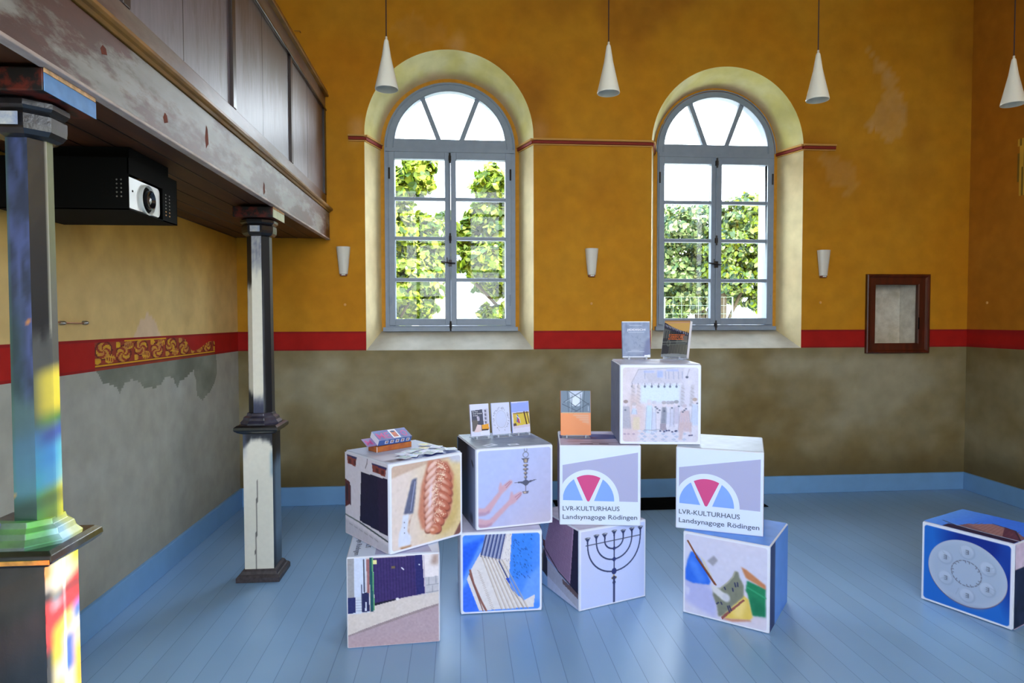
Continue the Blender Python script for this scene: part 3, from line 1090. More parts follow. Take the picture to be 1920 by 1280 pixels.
def plate(mb, cx, cy, M1, M2, half=0.131):
    """moulded collar between the shafts: square plate below, octagonal step above"""
    z = 0.905
    def sq(h, zz):
        return [(cx - h, cy - h, zz), (cx + h, cy - h, zz), (cx + h, cy + h, zz), (cx - h, cy + h, zz)]
    mb.loft([sq(0.088, z), sq(0.112, z + .010), sq(half - .004, z + .022), sq(half, z + .030), sq(half - .002, z + .046), sq(half - .016, z + .056)], M1)
    def oc(r, zz):
        return ring_poly(cx, cy, r, r * 0.44, zz)
    mb.loft([oc(0.112, z + .052), oc(0.115, z + .066), oc(0.100, z + .082), oc(0.096, z + .098), oc(0.080, z + .108), oc(0.076, z + .125)], M2)


def column(name, x, y, upper, lower, label, low_shift, capm, sidem):
    root = tag(empty(name, (x, y, 0)), label, 'column', 'painted columns under the gallery')
    lx, ly, lh = low_shift
    mb = MB()
    def sq(h, zz):
        return [(lx - h, ly - h, zz), (lx + h, ly - h, zz), (lx + h, ly + h, zz), (lx - h, ly + h, zz)]
    mb.loft([sq(0.130, 0.0), sq(0.130, 0.028), sq(0.120, 0.040), sq(0.112, 0.044), sq(0.104, 0.060), sq(0.094, 0.070)], mat('worn_dark_plinth', (62, 56, 60), rough=.5, nz=.35, nscale=18, bump=.003))
    mb.build('plinth', root, bevel=0.003)
    painted_prism('lower_shaft', [(lx - lh, ly - lh), (lx + lh, ly - lh), (lx + lh, ly + lh), (lx - lh, ly + lh)], 0.068, 0.91, 60, 28, lower, root)
    mb = MB(); plate(mb, lx, ly, BLACKP, capm)
    mb.build('collar', root, bevel=0.002)
    painted_prism('upper_shaft', octc(0.067, 0.029) if y > 3 else [(-.029, -.056), (.029, -.056), (.056, -.014), (.056, .014), (.029, .056), (-.029, .056), (-.056, .014), (-.056, -.014)], 1.025, 2.17, 90, 6, upper, root, tap=0.05)
    mb = MB()
    oc = lambda r, zz: ring_poly(0, 0, r, r * 0.45, zz)
    mb.loft([oc(0.066, 2.115), oc(0.082, 2.122), oc(0.092, 2.135), oc(0.094, 2.150), oc(0.094, 2.176), oc(0.086, 2.184), oc(0.094, 2.190), oc(0.101, 2.198), oc(0.101, 2.212), oc(0.090, 2.220)], BLACKP)
    o = mb.build('capital', root)
    if y < 3:
        o.scale = (.90, .90, 1)
    mb = MB()
    mb.box(-0.028 if name else 0, 0.03, -0.0945, -0.0935, 2.140, 2.176, mat('worn_facet_paint', (132, 146, 176), rough=.4, col2=(196, 196, 186), nscale=24, coat=.4))
    mb.build('capital_facet', root)
    # rectangular block carrying the gallery beam
    mb = MB()
    mb.box(-0.118, 0.118, -0.126, 0.128, 2.222, 2.286, REDBLACK)
    mb.build('capital_block', root, bevel=0.004)
    mb = MB(); mb.box(0.1183, 0.1200, -0.124, 0.126, 2.223, 2.272, sidem); mb.build('painted_block_side', root)
    mb = MB(); mb.box(0.1185, 0.1215, -0.124, 0.122, 2.273, 2.285, mat('bare_edge_wood', (214, 170, 122), rough=.8, nz=.3, nscale=20)); mb.build('bare_wood_edge', root)
    if upper is paint_near_upper:
        mb = MB(); mb.box(lx - .128, lx + .125, ly - .1335, ly - .130, 0.928, 0.940, RAWWOOD); mb.build('split_wood_edge', root)
    return root


column('wooden_column', -1.235, 1.985, paint_near_upper, paint_near_lower, 'near dark octagonal painted column lit by coloured stained glass light', (-0.020, -0.002, 0.081),
       mat('grey_green_collar', (88, 90, 84), rough=.4, coat=.3, col2=(60, 64, 66), nscale=7, nz=.25), LIGHTBLUE)
column('wooden_column', -1.232, 4.130, paint_far_upper, paint_far_lower, 'far column with cream marbled shafts standing on a dark plinth', (0.0, -0.012, 0.0875),
       mat('slate_collar', (58, 56, 76), rough=.35, coat=.4, col2=(30, 30, 40), nscale=9, nz=.3), PALEG)

# ------------------------------------------------------------------ projector in its housing
hx0, hx1, hy0, hy1, hz0, hz1 = -1.80, -1.30, 2.68, 3.12, 2.040, 2.245
hs = tag(empty('projector_housing', (-1.55, 2.9, hz0)), 'black perforated metal housing hung under the gallery behind the near column', 'housing')
T = Vector((1.55, -2.9, -hz0))


def hb(mb, name, parent=hs, **k):
    mb.v = [tuple(Vector(p) + T) for p in mb.v]
    return mb.build(name, parent, **k)


mb = MB()
t_ = 0.004
mb.box(hx0, hx1, hy0, hy0 + t_, hz0, hz1, BLACKM)
mb.box(hx0, hx1, hy1 - t_, hy1, hz0, hz1, BLACKM)
mb.box(hx0, hx0 + t_, hy0, hy1, hz0, hz1, BLACKM)
mb.box(hx0, hx1, hy0, hy1, hz0, hz0 + t_, BLACKM)
# right side: closed behind the projector's window
mb.box(hx1 - t_, hx1, hy0 + .295, hy1, hz0, hz1, BLACKM)
mb.box(hx1 - t_, hx1, hy0, hy0 + .295, hz0 + 0.142, hz1, BLACKM)
hb(mb, 'casing')
mb = MB(); mb.box(hx0 + .02, hx1 - .02, hy0 + .05, hy1 - .04, hz1, 2.297, BLACKM); hb(mb, 'hanging_frame')
HOLE = mat('vent_hole_shine', (96, 92, 84), rough=.5, nz=.4)
HOLE2 = mat('brass_vent_hole', (176, 120, 40), rough=.5)
ring8 = [2 * math.pi * q / 8 for q in range(8)]
for r in range(5):
    for c_ in range(5):
        xx, zz = hx1 - 0.028 - c_ * 0.017, hz0 + 0.052 + r * 0.0165
        mb = MB()
        mb.loft([[(xx + q_ * math.cos(a), hy0 - e_, zz + q_ * math.sin(a)) for a in ring8] for q_, e_ in ((.0035, .0001), (.0030, .0007))], HOLE if c_ < 2 else BLACKM)
        hb(mb, 'vent_hole')
for r in range(7):
    for c_ in range(2):
        yy, zz = hy0 + 0.325 + c_ * 0.036, hz0 + 0.030 + r * 0.0150
        mb = MB()
        mb.loft([[(hx1 + e_, yy + q_ * 1.6 * math.cos(a), zz + q_ * math.sin(a)) for a in ring8] for q_, e_ in ((.0036, .0001), (.0031, .0007))], HOLE2 if r < 2 else HOLE)
        hb(mb, 'vent_hole')

pj = tag(empty('projector', (-1.45, 2.82, hz0 + .006)), 'white video projector with a round black lens looking out of the black housing', 'projector')
T = Vector((1.45, -2.82, -(hz0 + .006)))
PW = mat('white_projector_plastic', (206, 208, 202), rough=.35, coat=.2)
mb = MB()
cy_, cz_ = 2.827, hz0 + 0.070
# rounded front profile in the yz plane, extruded along x
def rr(y0, y1, z0, z1, r, n=6):
    P = []
    for (cx, cz, a0) in ((y1 - r, z1 - r, 0), (y0 + r, z1 - r, 90), (y0 + r, z0 + r, 180), (y1 - r, z0 + r, 270)):
        for k in range(n + 1):
            a = math.radians(a0 + 90 * k / n)
            P.append((cx + r * math.cos(a), cz + r * math.sin(a)))
    return P
o_ = rr(hy0 + .006, hy0 + .290, hz0 + .008, hz0 + .138, .022)
mb.loft([[(-1.62, y, z) for y, z in o_], [(-1.318, y, z) for y, z in o_], [(-1.309, cy_ + (y - cy_) * .97, cz_ + (z - cz_) * .95) for y, z in o_]], PW)
hb(mb, 'body', pj, smooth=True)
mb = MB()
ringf = lambda r, x: [(x, cy_ + 0.018 + r * math.cos(2 * math.pi * k / 32), cz_ - .004 + r * math.sin(2 * math.pi * k / 32)) for k in range(32)]
mb.loft([ringf(.063, -1.309), ringf(.063, -1.299), ringf(.058, -1.297), ringf(.054, -1.307)], PW, caps=False)
hb(mb, 'lens_surround', pj, smooth=True)
mb = MB(); mb.loft([ringf(.054, -1.3085), ringf(.050, -1.3060)], BLACKM)
mb.loft([ringf(.040, -1.304), ringf(.040, -1.288), ringf(.034, -1.286), ringf(.026, -1.300)], mat('black_lens_barrel', (12, 12, 14), rough=.2, coat=.8))
lo_ = hb(mb, 'lens_barrel', pj)
mb = MB(); mb.loft([ringf(.026, -1.300), ringf(.018, -1.294), ringf(.006, -1.291)], mat('lens_glass', (40, 44, 40), rough=.03, coat=1.0, spec=1.0))
hb(mb, 'lens', pj, smooth=True)
mb = MB(); mb.box(-1.309, -1.3075, hy0 + .045, hy0 + .053, hz0 + .078, hz0 + .086, BLACKM); hb(mb, 'sensor', pj)

# ------------------------------------------------------------------ pendant lamps and wall lights
CORD = mat('dark_red_cord', (44, 14, 12), rough=.6)
SHADEIN = mat('opal_inner', (205, 200, 184), rough=.5)
pl = [(-0.397, 3.70, 2.893, 'white cone pendant lamp hanging in front of the left arch, leftmost one'), (0.868, 3.70, 2.905, 'white cone pendant lamp hanging between the two windows'),
      (2.129, 3.70, 2.898, 'white cone pendant lamp hanging beside the right window arch'), (3.372, 3.70, 2.904, 'white cone pendant lamp at the right edge in front of the dark wall')]
for i, (x, y, z, lb) in enumerate(pl):
    r0 = tag(empty('pendant_lamp', (x, y, z)), lb, 'lamp', 'cone pendant lamps on cords')
    h = 0.275
    mb = MB(); mb.lathe([(0.0645, 0.0), (0.0652, 0.004), (0.064, 0.012), (0.046, 0.09), (0.026, 0.18), (0.0125, h - .008), (0.009, h), (0.004, h + .002)], 0, 0, WHITEG, 40, caps=False)
    mb.lathe([(0.0645, 0.0), (0.0618, 0.001), (0.0605, 0.012), (0.043, 0.09), (0.022, 0.18), (0.001, h - .02)], 0, 0, SHADEIN, 40, caps=False)
    mb.build('lamp_shade', r0, smooth=True)
    mb = MB(); mb.lathe([(0.0062, h - .002), (0.0062, h + .016), (0.0045, h + .018)], 0, 0, mat('lamp_cap', (186, 178, 164), rough=.4, metal=.2), 12); mb.build('cap', r0, smooth=True)
    mb = MB(); mb.lathe([(0.0034, h + .017), (0.0034, ZC - z - .03)], 0, 0, CORD, 8); mb.build('cord', r0)
    mb = MB(); mb.lathe([(0.05, ZC - z - .035), (0.05, ZC - z - .002)], 0, 0, WHITEG, 20); mb.build('ceiling_rose', r0)
    mb = MB(); mb.lathe([(0.012, .16), (0.02, .14), (0.022, .12), (0.012, .10)], 0, 0, WHITEG, 16); mb.build('bulb', r0, smooth=True)

for i, (x, lb) in enumerate([(-0.983, 'white tapered glass wall light between the gallery and the left window'), (1.174, 'white tapered glass wall light between the two windows'),
                             (3.316, 'white tapered glass wall light to the right of the right window')]):
    r0 = tag(empty('wall_light', (x, D - 0.001, 1.975)), lb, 'wall light', 'tapered glass wall lights')
    def arc(wt, dp, z, n=12):
        return [(wt * math.cos(math.pi * k / n), -0.012 - dp * math.sin(math.pi * k / n) ** 0.7, z) for k in range(n + 1)]
    mb = MB()
    mb.loft([arc(.034, .030, .020), arc(.036, .034, .022), arc(.0585, .055, .246), arc(.0588, .056, .252)], WHITEG, caps=True)
    mb.build('glass_shade', r0, smooth=True)
    mb = MB(); mb.box(-.030, .030, -.012, -.001, .010, .240, BEIGEMOULD); mb.box(-.028, .028, -.034, -.001, .004, .020, mat('brown_bracket', (120, 60, 44), rough=.5)); mb.build('bracket', r0, bevel=.002)
    mb = MB(); mb.box(-.014, .018, -.040, -.030, .008, .019, WHITEG); mb.build('clip', r0, bevel=.002)

# small round plugs in the wall
for x, z, y, rot in ((-0.976, 1.734, D, 0), (1.176, 1.743, D, 0), (3.302, 1.752, D, 0), (XR, 1.745, 5.42, 90)):
    mb = MB()
    n = 14
    mb.loft([[(.011 * s_ * math.cos(2 * math.pi * k / n), -d_, .012 * s_ * math.sin(2 * math.pi * k / n)) for k in range(n)] for s_, d_ in ((1, 0.0), (1, .005), (.7, .008))], mat('plug_plaster', (206, 150, 78), rough=.7))
    o = mb.build('wall_plug', smooth=True)
    o.location = (x, y - (0 if rot else 0.0005), z)
    if rot:
        o.rotation_euler = (0, 0, math.radians(-90)); o.location = (XR - .0005, 5.42, z)
    tag(o, {0: 'small ochre round plug on the wall under the left wall light', 1: 'small ochre round plug on the wall under the middle wall light', 2: 'small ochre round plug on the wall under the right wall light'}.get([-0.976, 1.176, 3.302].index(x) if x < 4 else 9, 'small ochre round plug on the dark right wall'), 'plug', 'round wall plugs')

# fitting on the left wall behind the near column
r0 = tag(empty('wall_bracket', (XL, 3.30, 1.59)), 'small metal cable fixing on the left wall beside the near column', 'bracket')
mb = MB(); mb.tube([(.006, -.12, .004), (.012, -.05, .0), (.012, .05, -.002), (.006, .10, .0)], .003, mat('copper_wire', (176, 120, 92), rough=.4, metal=.5)); mb.build('wire', r0)
STEELM = mat('steel', (150, 146, 140), rough=.35, metal=.9)
for yy in (-.10, .085):
    mb = MB(); mb.loft([[(xx, yy + r * math.cos(2 * math.pi * k / 12), r * math.sin(2 * math.pi * k / 12)) for k in range(12)] for r, xx in ((.010, .001), (.010, .02), (.006, .028))], STEELM); mb.build('screw_head', r0, smooth=True)

# iron pin high on the back wall
mb = MB(); mb.tube([(0, 0, 0), (0.0, -.03, 0), (-.045, -.035, -.002)], .003, mat('ochre_pin', (120, 90, 40), rough=.6)); o = mb.build('wall_pin'); o.location = (-1.32, D, 4.03)
tag(o, 'tiny bent pin in the ochre wall above the gallery handrail', 'pin')

# ------------------------------------------------------------------ framed niche
r0 = tag(empty('wall_niche', (4.04, D, 1.285)), 'dark red-brown wooden frame around a small plastered niche in the back wall', 'niche')
NW = mat('red_brown_frame_wood', (88, 32, 10), rough=.4, coat=.3, col2=(56, 17, 5), nscale=3, stretch=(3, 1, .5), nz=.2)
x0, x1, z0, z1 = -0.305, 0.308, 0.0, 0.727
ix0, ix1, iz0, iz1 = -0.218, 0.196, 0.092, 0.630


def frame_ring(mb, pts, material):
    """pts: list of (margin from outer edge, depth)"""
    for (ma, da), (mb2, db) in zip(pts[:-1], pts[1:]):
        A = [(x0 + ma * (ix0 - x0), z0 + ma * (iz0 - z0)), (x1 - ma * (x1 - ix1), z0 + ma * (iz0 - z0)), (x1 - ma * (x1 - ix1), z1 - ma * (z1 - iz1)), (x0 + ma * (ix0 - x0), z1 - ma * (z1 - iz1))]
        B = [(x0 + mb2 * (ix0 - x0), z0 + mb2 * (iz0 - z0)), (x1 - mb2 * (x1 - ix1), z0 + mb2 * (iz0 - z0)), (x1 - mb2 * (x1 - ix1), z1 - mb2 * (z1 - iz1)), (x0 + mb2 * (ix0 - x0), z1 - mb2 * (z1 - iz1))]
        for k in range(4):
            k2 = (k + 1) % 4
            mb.face([(A[k][0], -da, A[k][1]), (A[k2][0], -da, A[k2][1]), (B[k2][0], -db, B[k2][1]), (B[k][0], -db, B[k][1])], material)


mb = MB()
frame_ring(mb, [(0, 0), (0, .030), (.10, .036), (.22, .034), (.28, .026), (.40, .022), (.90, .022), (1.0, .018), (1.0, -.012)], NW)
mb.build('frame', r0)
mb = MB()
NICHE = mat('white_niche_plaster', (206, 200, 184), rough=.9, col2=(176, 166, 146), nscale=7, nz=.1, bump=.004)
zb = 0.24
a_ = [(NX0 - 4.04, 0, NZ0 - 1.285), (NX1 - 4.04, 0, NZ0 - 1.285), (NX1 - 4.04, 0, NZ1 - 1.285), (NX0 - 4.04, 0, NZ1 - 1.285)]
b_ = [(-0.235, .20, .078), (0.175, .20, .078), (0.175, .20, .640), (-0.235, .20, .640)]
for k in range(4):
    k2 = (k + 1) % 4
    mb.face([a_[k], a_[k2], b_[k2], b_[k]], NICHE)
mb.face(b_, NICHE)
mb.build('recess', r0)
mb = MB(); mb.box(ix1 + .004, ix1 + .014, -.024, -.020, .22, .33, BLACKM); mb.build('lock_plate', r0)
for zz in (.30,):
    mb = MB(); mb.box(-.205, -.185, .17, .199, .28, .37, mat('brick_chip', (176, 140, 96), rough=.9)); mb.build('brick_chip', r0)

# black floor grille by the back wall
r0 = tag(empty('floor_grille', (1.725, 5.415, 0)), 'long black metal floor grille in front of the back skirting behind the cubes', 'grille')
mb = MB(); mb.box(-.905, .905, -.175, .175, .0005, .003, mat('black_grille', (5, 5, 6), rough=.8, spec=.1)); mb.build('grille_base', r0)
mb = MB()
for k in range(18):
    yy = -.165 + k * .0194
    mb.box(-.90, .90, yy - .003, yy + .003, .003, .008, mat('black_grille'))
mb.build('bars', r0)


# ------------------------------------------------------------------ painted prints (numpy canvases turned into vertex colours of a fine grid)
class Cv:
    def __init__(s, bg, n=120, h=None):
        s.n, s.h = n, h or n
        s.a = np.zeros((s.h + 1, n + 1, 3)) + np.array(bg, float)
        s.U, s.V = np.meshgrid(np.linspace(0, 1, n + 1), np.linspace(0, 1, s.h + 1))

    def put(s, m, col, al=1.0):
        m = np.clip(m, 0, 1)[..., None] * al
        s.a = s.a * (1 - m) + np.array(col, float) * m
        return s

    def poly(s, P, col, al=1.0, soft=0.0):
        c = np.zeros(s.U.shape, bool)
        j = len(P) - 1
        for i in range(len(P)):
            xi, yi = P[i]; xj, yj = P[j]
            if yi != yj:
                c ^= ((yi > s.V) != (yj > s.V)) & (s.U < (xj - xi) * (s.V - yi) / (yj - yi) + xi)
            j = i
        m = c.astype(float)
        if soft:
            k = max(1, int(soft * s.n))
            for _ in range(2):
                for ax in (0, 1):
                    m = sum(np.roll(m, q, ax) for q in range(-k, k + 1)) / (2 * k + 1)
        return s.put(m, col, al)

    def ell(s, x, y, rx, ry, col, al=1.0, rot=0.0, soft=0.0):
        c, q = math.cos(rot), math.sin(rot)
        dx, dy = s.U - x, s.V - y
        d = np.sqrt(((dx * c + dy * q) / rx) ** 2 + ((-dx * q + dy * c) / ry) ** 2)
        e = soft if soft else 0.5 / (s.n * min(rx, ry))
        return s.put((1 + e - d) / (2 * e) if not soft else np.clip((1 + soft - d) / (2 * soft), 0, 1), col, al)

    def ring(s, x, y, rx, ry, w, col, al=1.0, half=0):
        d = np.sqrt(((s.U - x) / rx) ** 2 + ((s.V - y) / ry) ** 2)
        m = np.clip(1.2 - np.abs(d - 1) * rx / w, 0, 1)
        if half:
            m = m * (s.V > y)
        return s.put(m, col, al)

    def line(s, P, w, col, al=1.0):
        for (x0, y0), (x1, y1) in zip(P[:-1], P[1:]):
            L2 = (x1 - x0) ** 2 + (y1 - y0) ** 2 + 1e-12
            t = np.clip(((s.U - x0) * (x1 - x0) + (s.V - y0) * (y1 - y0)) / L2, 0, 1)
            d = np.hypot(s.U - x0 - t * (x1 - x0), s.V - y0 - t * (y1 - y0))
            s.put(np.clip((w - d) * s.n + 0.6, 0, 1), col, al)
        return s

    def grad(s, m, col):
        return s.put(m, col)

    def noise(s, amp, cells=12, mono=True):
        g = RNG.normal(0, 1, (cells + 2, cells + 2, 1 if mono else 3))
        x = s.U * cells; y = s.V * cells
        xi, yi = x.astype(int), y.astype(int)
        fx, fy = (x - xi)[..., None], (y - yi)[..., None]
        v = g[yi, xi] * (1 - fx) * (1 - fy) + g[yi, xi + 1] * fx * (1 - fy) + g[yi + 1, xi] * (1 - fx) * fy + g[yi + 1, xi + 1] * fx * fy
        s.a = s.a + amp * v
        return s

    def border(s, w, r, col=(226, 230, 246)):
        qx = np.abs(s.U - .5) - (.5 - w - r); qy = np.abs(s.V - .5) - (.5 - w - r)
        d = np.hypot(np.maximum(qx, 0), np.maximum(qy, 0)) + np.minimum(np.maximum(qx, qy), 0) - r
        return s.put(np.clip(d * s.n + .5, 0, 1), col)


def print_mesh(name, cv, P, parent, material=None):
    """P(u, v) -> point; v runs downwards"""
    h, n = cv.h, cv.n
    us_, vs_ = np.linspace(0, 1, n + 1), np.linspace(0, 1, h + 1)
    V = [P(u, v) for v in vs_ for u in us_]
    F = [(r * (n + 1) + c, (r + 1) * (n + 1) + c, (r + 1) * (n + 1) + c + 1, r * (n + 1) + c + 1) for r in range(h) for c in range(n)]
    me = bpy.data.meshes.new(name)
    me.from_pydata(V, [], F)
    ca = me.color_attributes.new('Col', 'FLOAT_COLOR', 'POINT')
    a = srgb(np.clip(cv.a, 0, 255)).reshape(-1, 3)
    ca.data.foreach_set('color', np.hstack([a, np.ones((len(a), 1))]).ravel().astype(np.float32))
    me.materials.append(material or PRINT)
    o = bpy.data.objects.new(name, me)
    COL.objects.link(o)
    o.parent = parent
    return o


def text_mesh(txt, width, height, name='lettering'):
    """returns triangles of flat lettering, fitted into width x cap height, origin at its baseline start"""
    cu = bpy.data.curves.new(name, 'FONT')
    cu.body = txt
    cu.resolution_u = 3
    cu.offset = 0.010
    ob = bpy.data.objects.new(name, cu)
    COL.objects.link(ob)
    bpy.context.view_layer.update()
    me = bpy.data.meshes.new_from_object(ob)
    V = np.array([v.co[:] for v in me.vertices]) if len(me.vertices) else np.zeros((1, 3))
    F = [tuple(p.vertices) for p in me.polygons]
    bpy.data.objects.remove(ob)
    bpy.data.curves.remove(cu)
    bpy.data.meshes.remove(me)
    x0_, x1_ = V[:, 0].min(), V[:, 0].max()
    top = V[:, 1].max()
    sx = width / max(1e-6, x1_ - x0_)
    sy = height / (0.729 if top > 0.5 else max(top, .1))
    return [((p[0] - x0_) * sx, p[1] * sy) for p in V], F


def lettering(txt, u0, v0, wu, hv, P, parent, material, name='lettering'):
    """text laid on a printed face: start (u0, baseline v0), width wu, cap height hv, in face coordinates"""
    V, F = text_mesh(txt, wu, hv)
    mb = MB()
    for f in F:
        mb.face([P(u0 + V[i][0], v0 - V[i][1]) for i in f], material)
    return mb.build(name, parent)


WHT = (226, 230, 246)


def art_challah():
    c = Cv((222, 206, 200), 150)
    c.grad(np.clip(c.U * 1.3 - .25, 0, 1) * 0.8, (222, 198, 140))
    c.poly([(0, 0), (1, 0), (1, .03), (.5, .06), (0, .16)], (196, 168, 150), .9, .01)
    c.poly([(.8, 0), (1, 0), (1, .12), (.84, .08)], (196, 196, 214), 1, .02)
    c.poly([(.72, .12), (.9, .25), (.97, .6), (.9, .85), (.7, .95), (.62, .9), (.86, .62)], (190, 158, 84), .6, .05)
    c.poly([(.86, 1), (1, .80), (1, 1)], (120, 78, 74), 1, .01)
    bread = [(.51, .02), (.785, .07), (.88, .24), (.85, .6), (.82, .71), (.71, .82), (.59, .907), (.415, .80), (.367, .63), (.415, .3), (.49, .10)]
    c.poly(bread, (196, 128, 104), 1, .015)
    for k in range(9):
        t = k / 8
        xm = .655 + .03 * math.sin(t * 3.2) - .075 * t
        wd = .55 + .45 * math.sin(math.pi * min(1, .18 + t * .86))
        yy = .10 + .70 * t
        for sg in (-1, 1):
            cx_, cy_ = xm + sg * .085 * wd, yy + (.035 if sg > 0 else 0)
            ro_ = -sg * .62
            c.ell(cx_, cy_ + .012, .145 * wd, .060, (112, 52, 44), .85, -ro_, .12)
            c.ell(cx_, cy_, .138 * wd, .052, (186, 104, 82) if sg > 0 else (208, 150, 132), 1, -ro_, .14)
            c.ell(cx_ - .02, cy_ - .012, .085 * wd, .022, (226, 176, 156) if sg > 0 else (238, 206, 200), .8, -ro_, .5)
    c.ell(.585, .855, .06, .045, (196, 120, 92), 1, .3, .2); c.ell(.565, .845, .03, .018, (232, 190, 170), .8, .3, .5)
    c.ell(.54, .45, .02, .14, (236, 220, 236), .7, .1, .6)
    for k in range(170):
        t = RNG.random(); x = .66 + .10 * math.sin(t * 9) * .6 + RNG.normal(0, .035) - .16 * max(0, t - .6); y = .06 + t * .72 + RNG.normal(0, .01)
        c.ell(x, y, .006, .0045, (250, 232, 204), .95)
    c.poly([(.29, .21), (.355, .2), (.325, .46), (.30, .60), (.175, .585)], (96, 100, 128), 1, .004)
    c.line([(.33, .24), (.27, .56)], .005, (150, 156, 190))
    c.poly([(.30, .60), (.245, .68), (.24, .84), (.20, .9), (.28, .62)], (150, 96, 66), .7, .01)
    c.poly([(.165, .6), (.245, .6), (.22, .78), (.275, .87), (.26, .95), (.10, .94), (.11, .80), (.15, .72)], (212, 218, 240), 1, .006)
    for y in (.68, .74, .80):
        c.ell(.185, y, .006, .006, (70, 70, 90))
    c.poly([(.12, .96), (.28, .955), (.27, .975), (.15, .985)], (150, 96, 50), .8, .01)
    return c.noise(3, 40).border(.022, .035)


def art_gate():
    c = Cv((200, 190, 196), 150)
    c.poly([(0, 0), (.07, 0), (.07, .45), (0, .45)], (150, 150, 158))
    c.poly([(.07, 0), (.2, 0), (.2, .45), (.07, .45)], (196, 206, 232))
    c.poly([(.82, 0), (1, 0), (1, .5), (.82, .47)], (224, 216, 222))
    c.poly([(.94, 0), (1, 0), (1, .12), (.91, .12)], (150, 120, 110), .8, .02)
    c.poly([(.0, .44), (.24, .44), (.24, .62), (0, .625)], (196, 204, 222))
    c.poly([(.0, .44), (.085, .44), (.085, .61), (0, .62)], (34, 40, 96))
    for y in (.47, .5, .53, .56, .59):
        c.line([(.085, y), (.16, y)], .003, (150, 160, 190))
    c.line([(.175, .02), (.18, .38)], .006, (30, 34, 60)); c.line([(.15, .3), (.155, .6)], .004, (40, 44, 80))
    c.poly([(.155, .40), (.23, .38), (.235, .605), (.16, .61)], (30, 34, 82)); c.poly([(.19, .5), (.205, .5), (.205, .6), (.185, .6)], (200, 206, 230))
    c.poly([(.205, .02), (.235, .02), (.24, .4), (.21, .4)], (150, 100, 104))
    c.poly([(.235, 0), (.265, 0), (.28, .61), (.245, .61)], (26, 80, 92)); c.poly([(.262, 0), (.276, 0), (.29, .60), (.28, .6)], (96, 160, 110))
    c.poly([(.276, .012), (.816, .004), (.845, .44), (.60, .475), (.29, .545)], (50, 36, 96))
    for k in range(34):
        u = .29 + k * .0165
        c.line([(u, .01), (u + .012, .50 - .09 * (u - .29))], .0022, (82, 54, 112) if k % 2 else (34, 24, 76), .55)
    c.poly([(.735, .0), (.816, 0), (.845, .44), (.75, .455)], (32, 34, 100), .8)
    c.poly([(.29, .515), (.56, .475), (.56, .49), (.29, .545)], (20, 16, 40))
    c.poly([(.275, .03), (.315, .03), (.315, .075), (.275, .075)], (216, 210, 150))
    c.poly([(.475, .11), (.52, .11), (.52, .14), (.475, .14)], (150, 130, 90))
    for k in range(4):
        c.line([(.477, .115 + k * .007), (.518, .115 + k * .007)], .001, (60, 46, 40))
    c.line([(.59, .135), (.61, .155)], .006, (214, 214, 230)); c.ell(.785, .11, .008, .008, (220, 225, 240))
    c.ell(.54, .485, .018, .014, (226, 224, 230))
    c.poly([(.845, .26), (1, .25), (1, .44), (.855, .46)], (186, 184, 194))
    for p in (((.89, .26), (.89, .34)), ((.97, .25), (.97, .33)), ((.93, .36), (.93, .43)), ((.86, .35), (1, .34)), ((.85, .435), (1, .42))):
        c.line(list(p), .0025, (110, 110, 128), .7)
    c.poly([(0, .625), (.29, .615), (.29, .55), (.6, .49), (.86, .45), (1, .43), (1, .57), (.8, .62), (.5, .71), (.17, .80), (0, .86)], (206, 196, 194))
    c.poly([(0, .86), (.17, .80), (.5, .70), (.8, .615), (1, .565), (1, .59), (.5, .73), (.2, .82), (0, .875)], (150, 134, 140))
    c.poly([(0, .875), (.2, .82), (.5, .73), (1, .59), (1, 1), (0, 1)], (172, 152, 164))
    c.grad(np.clip((c.V - .85) * 4, 0, 1) * .4, (190, 156, 158))
    return c.noise(3.5, 60)


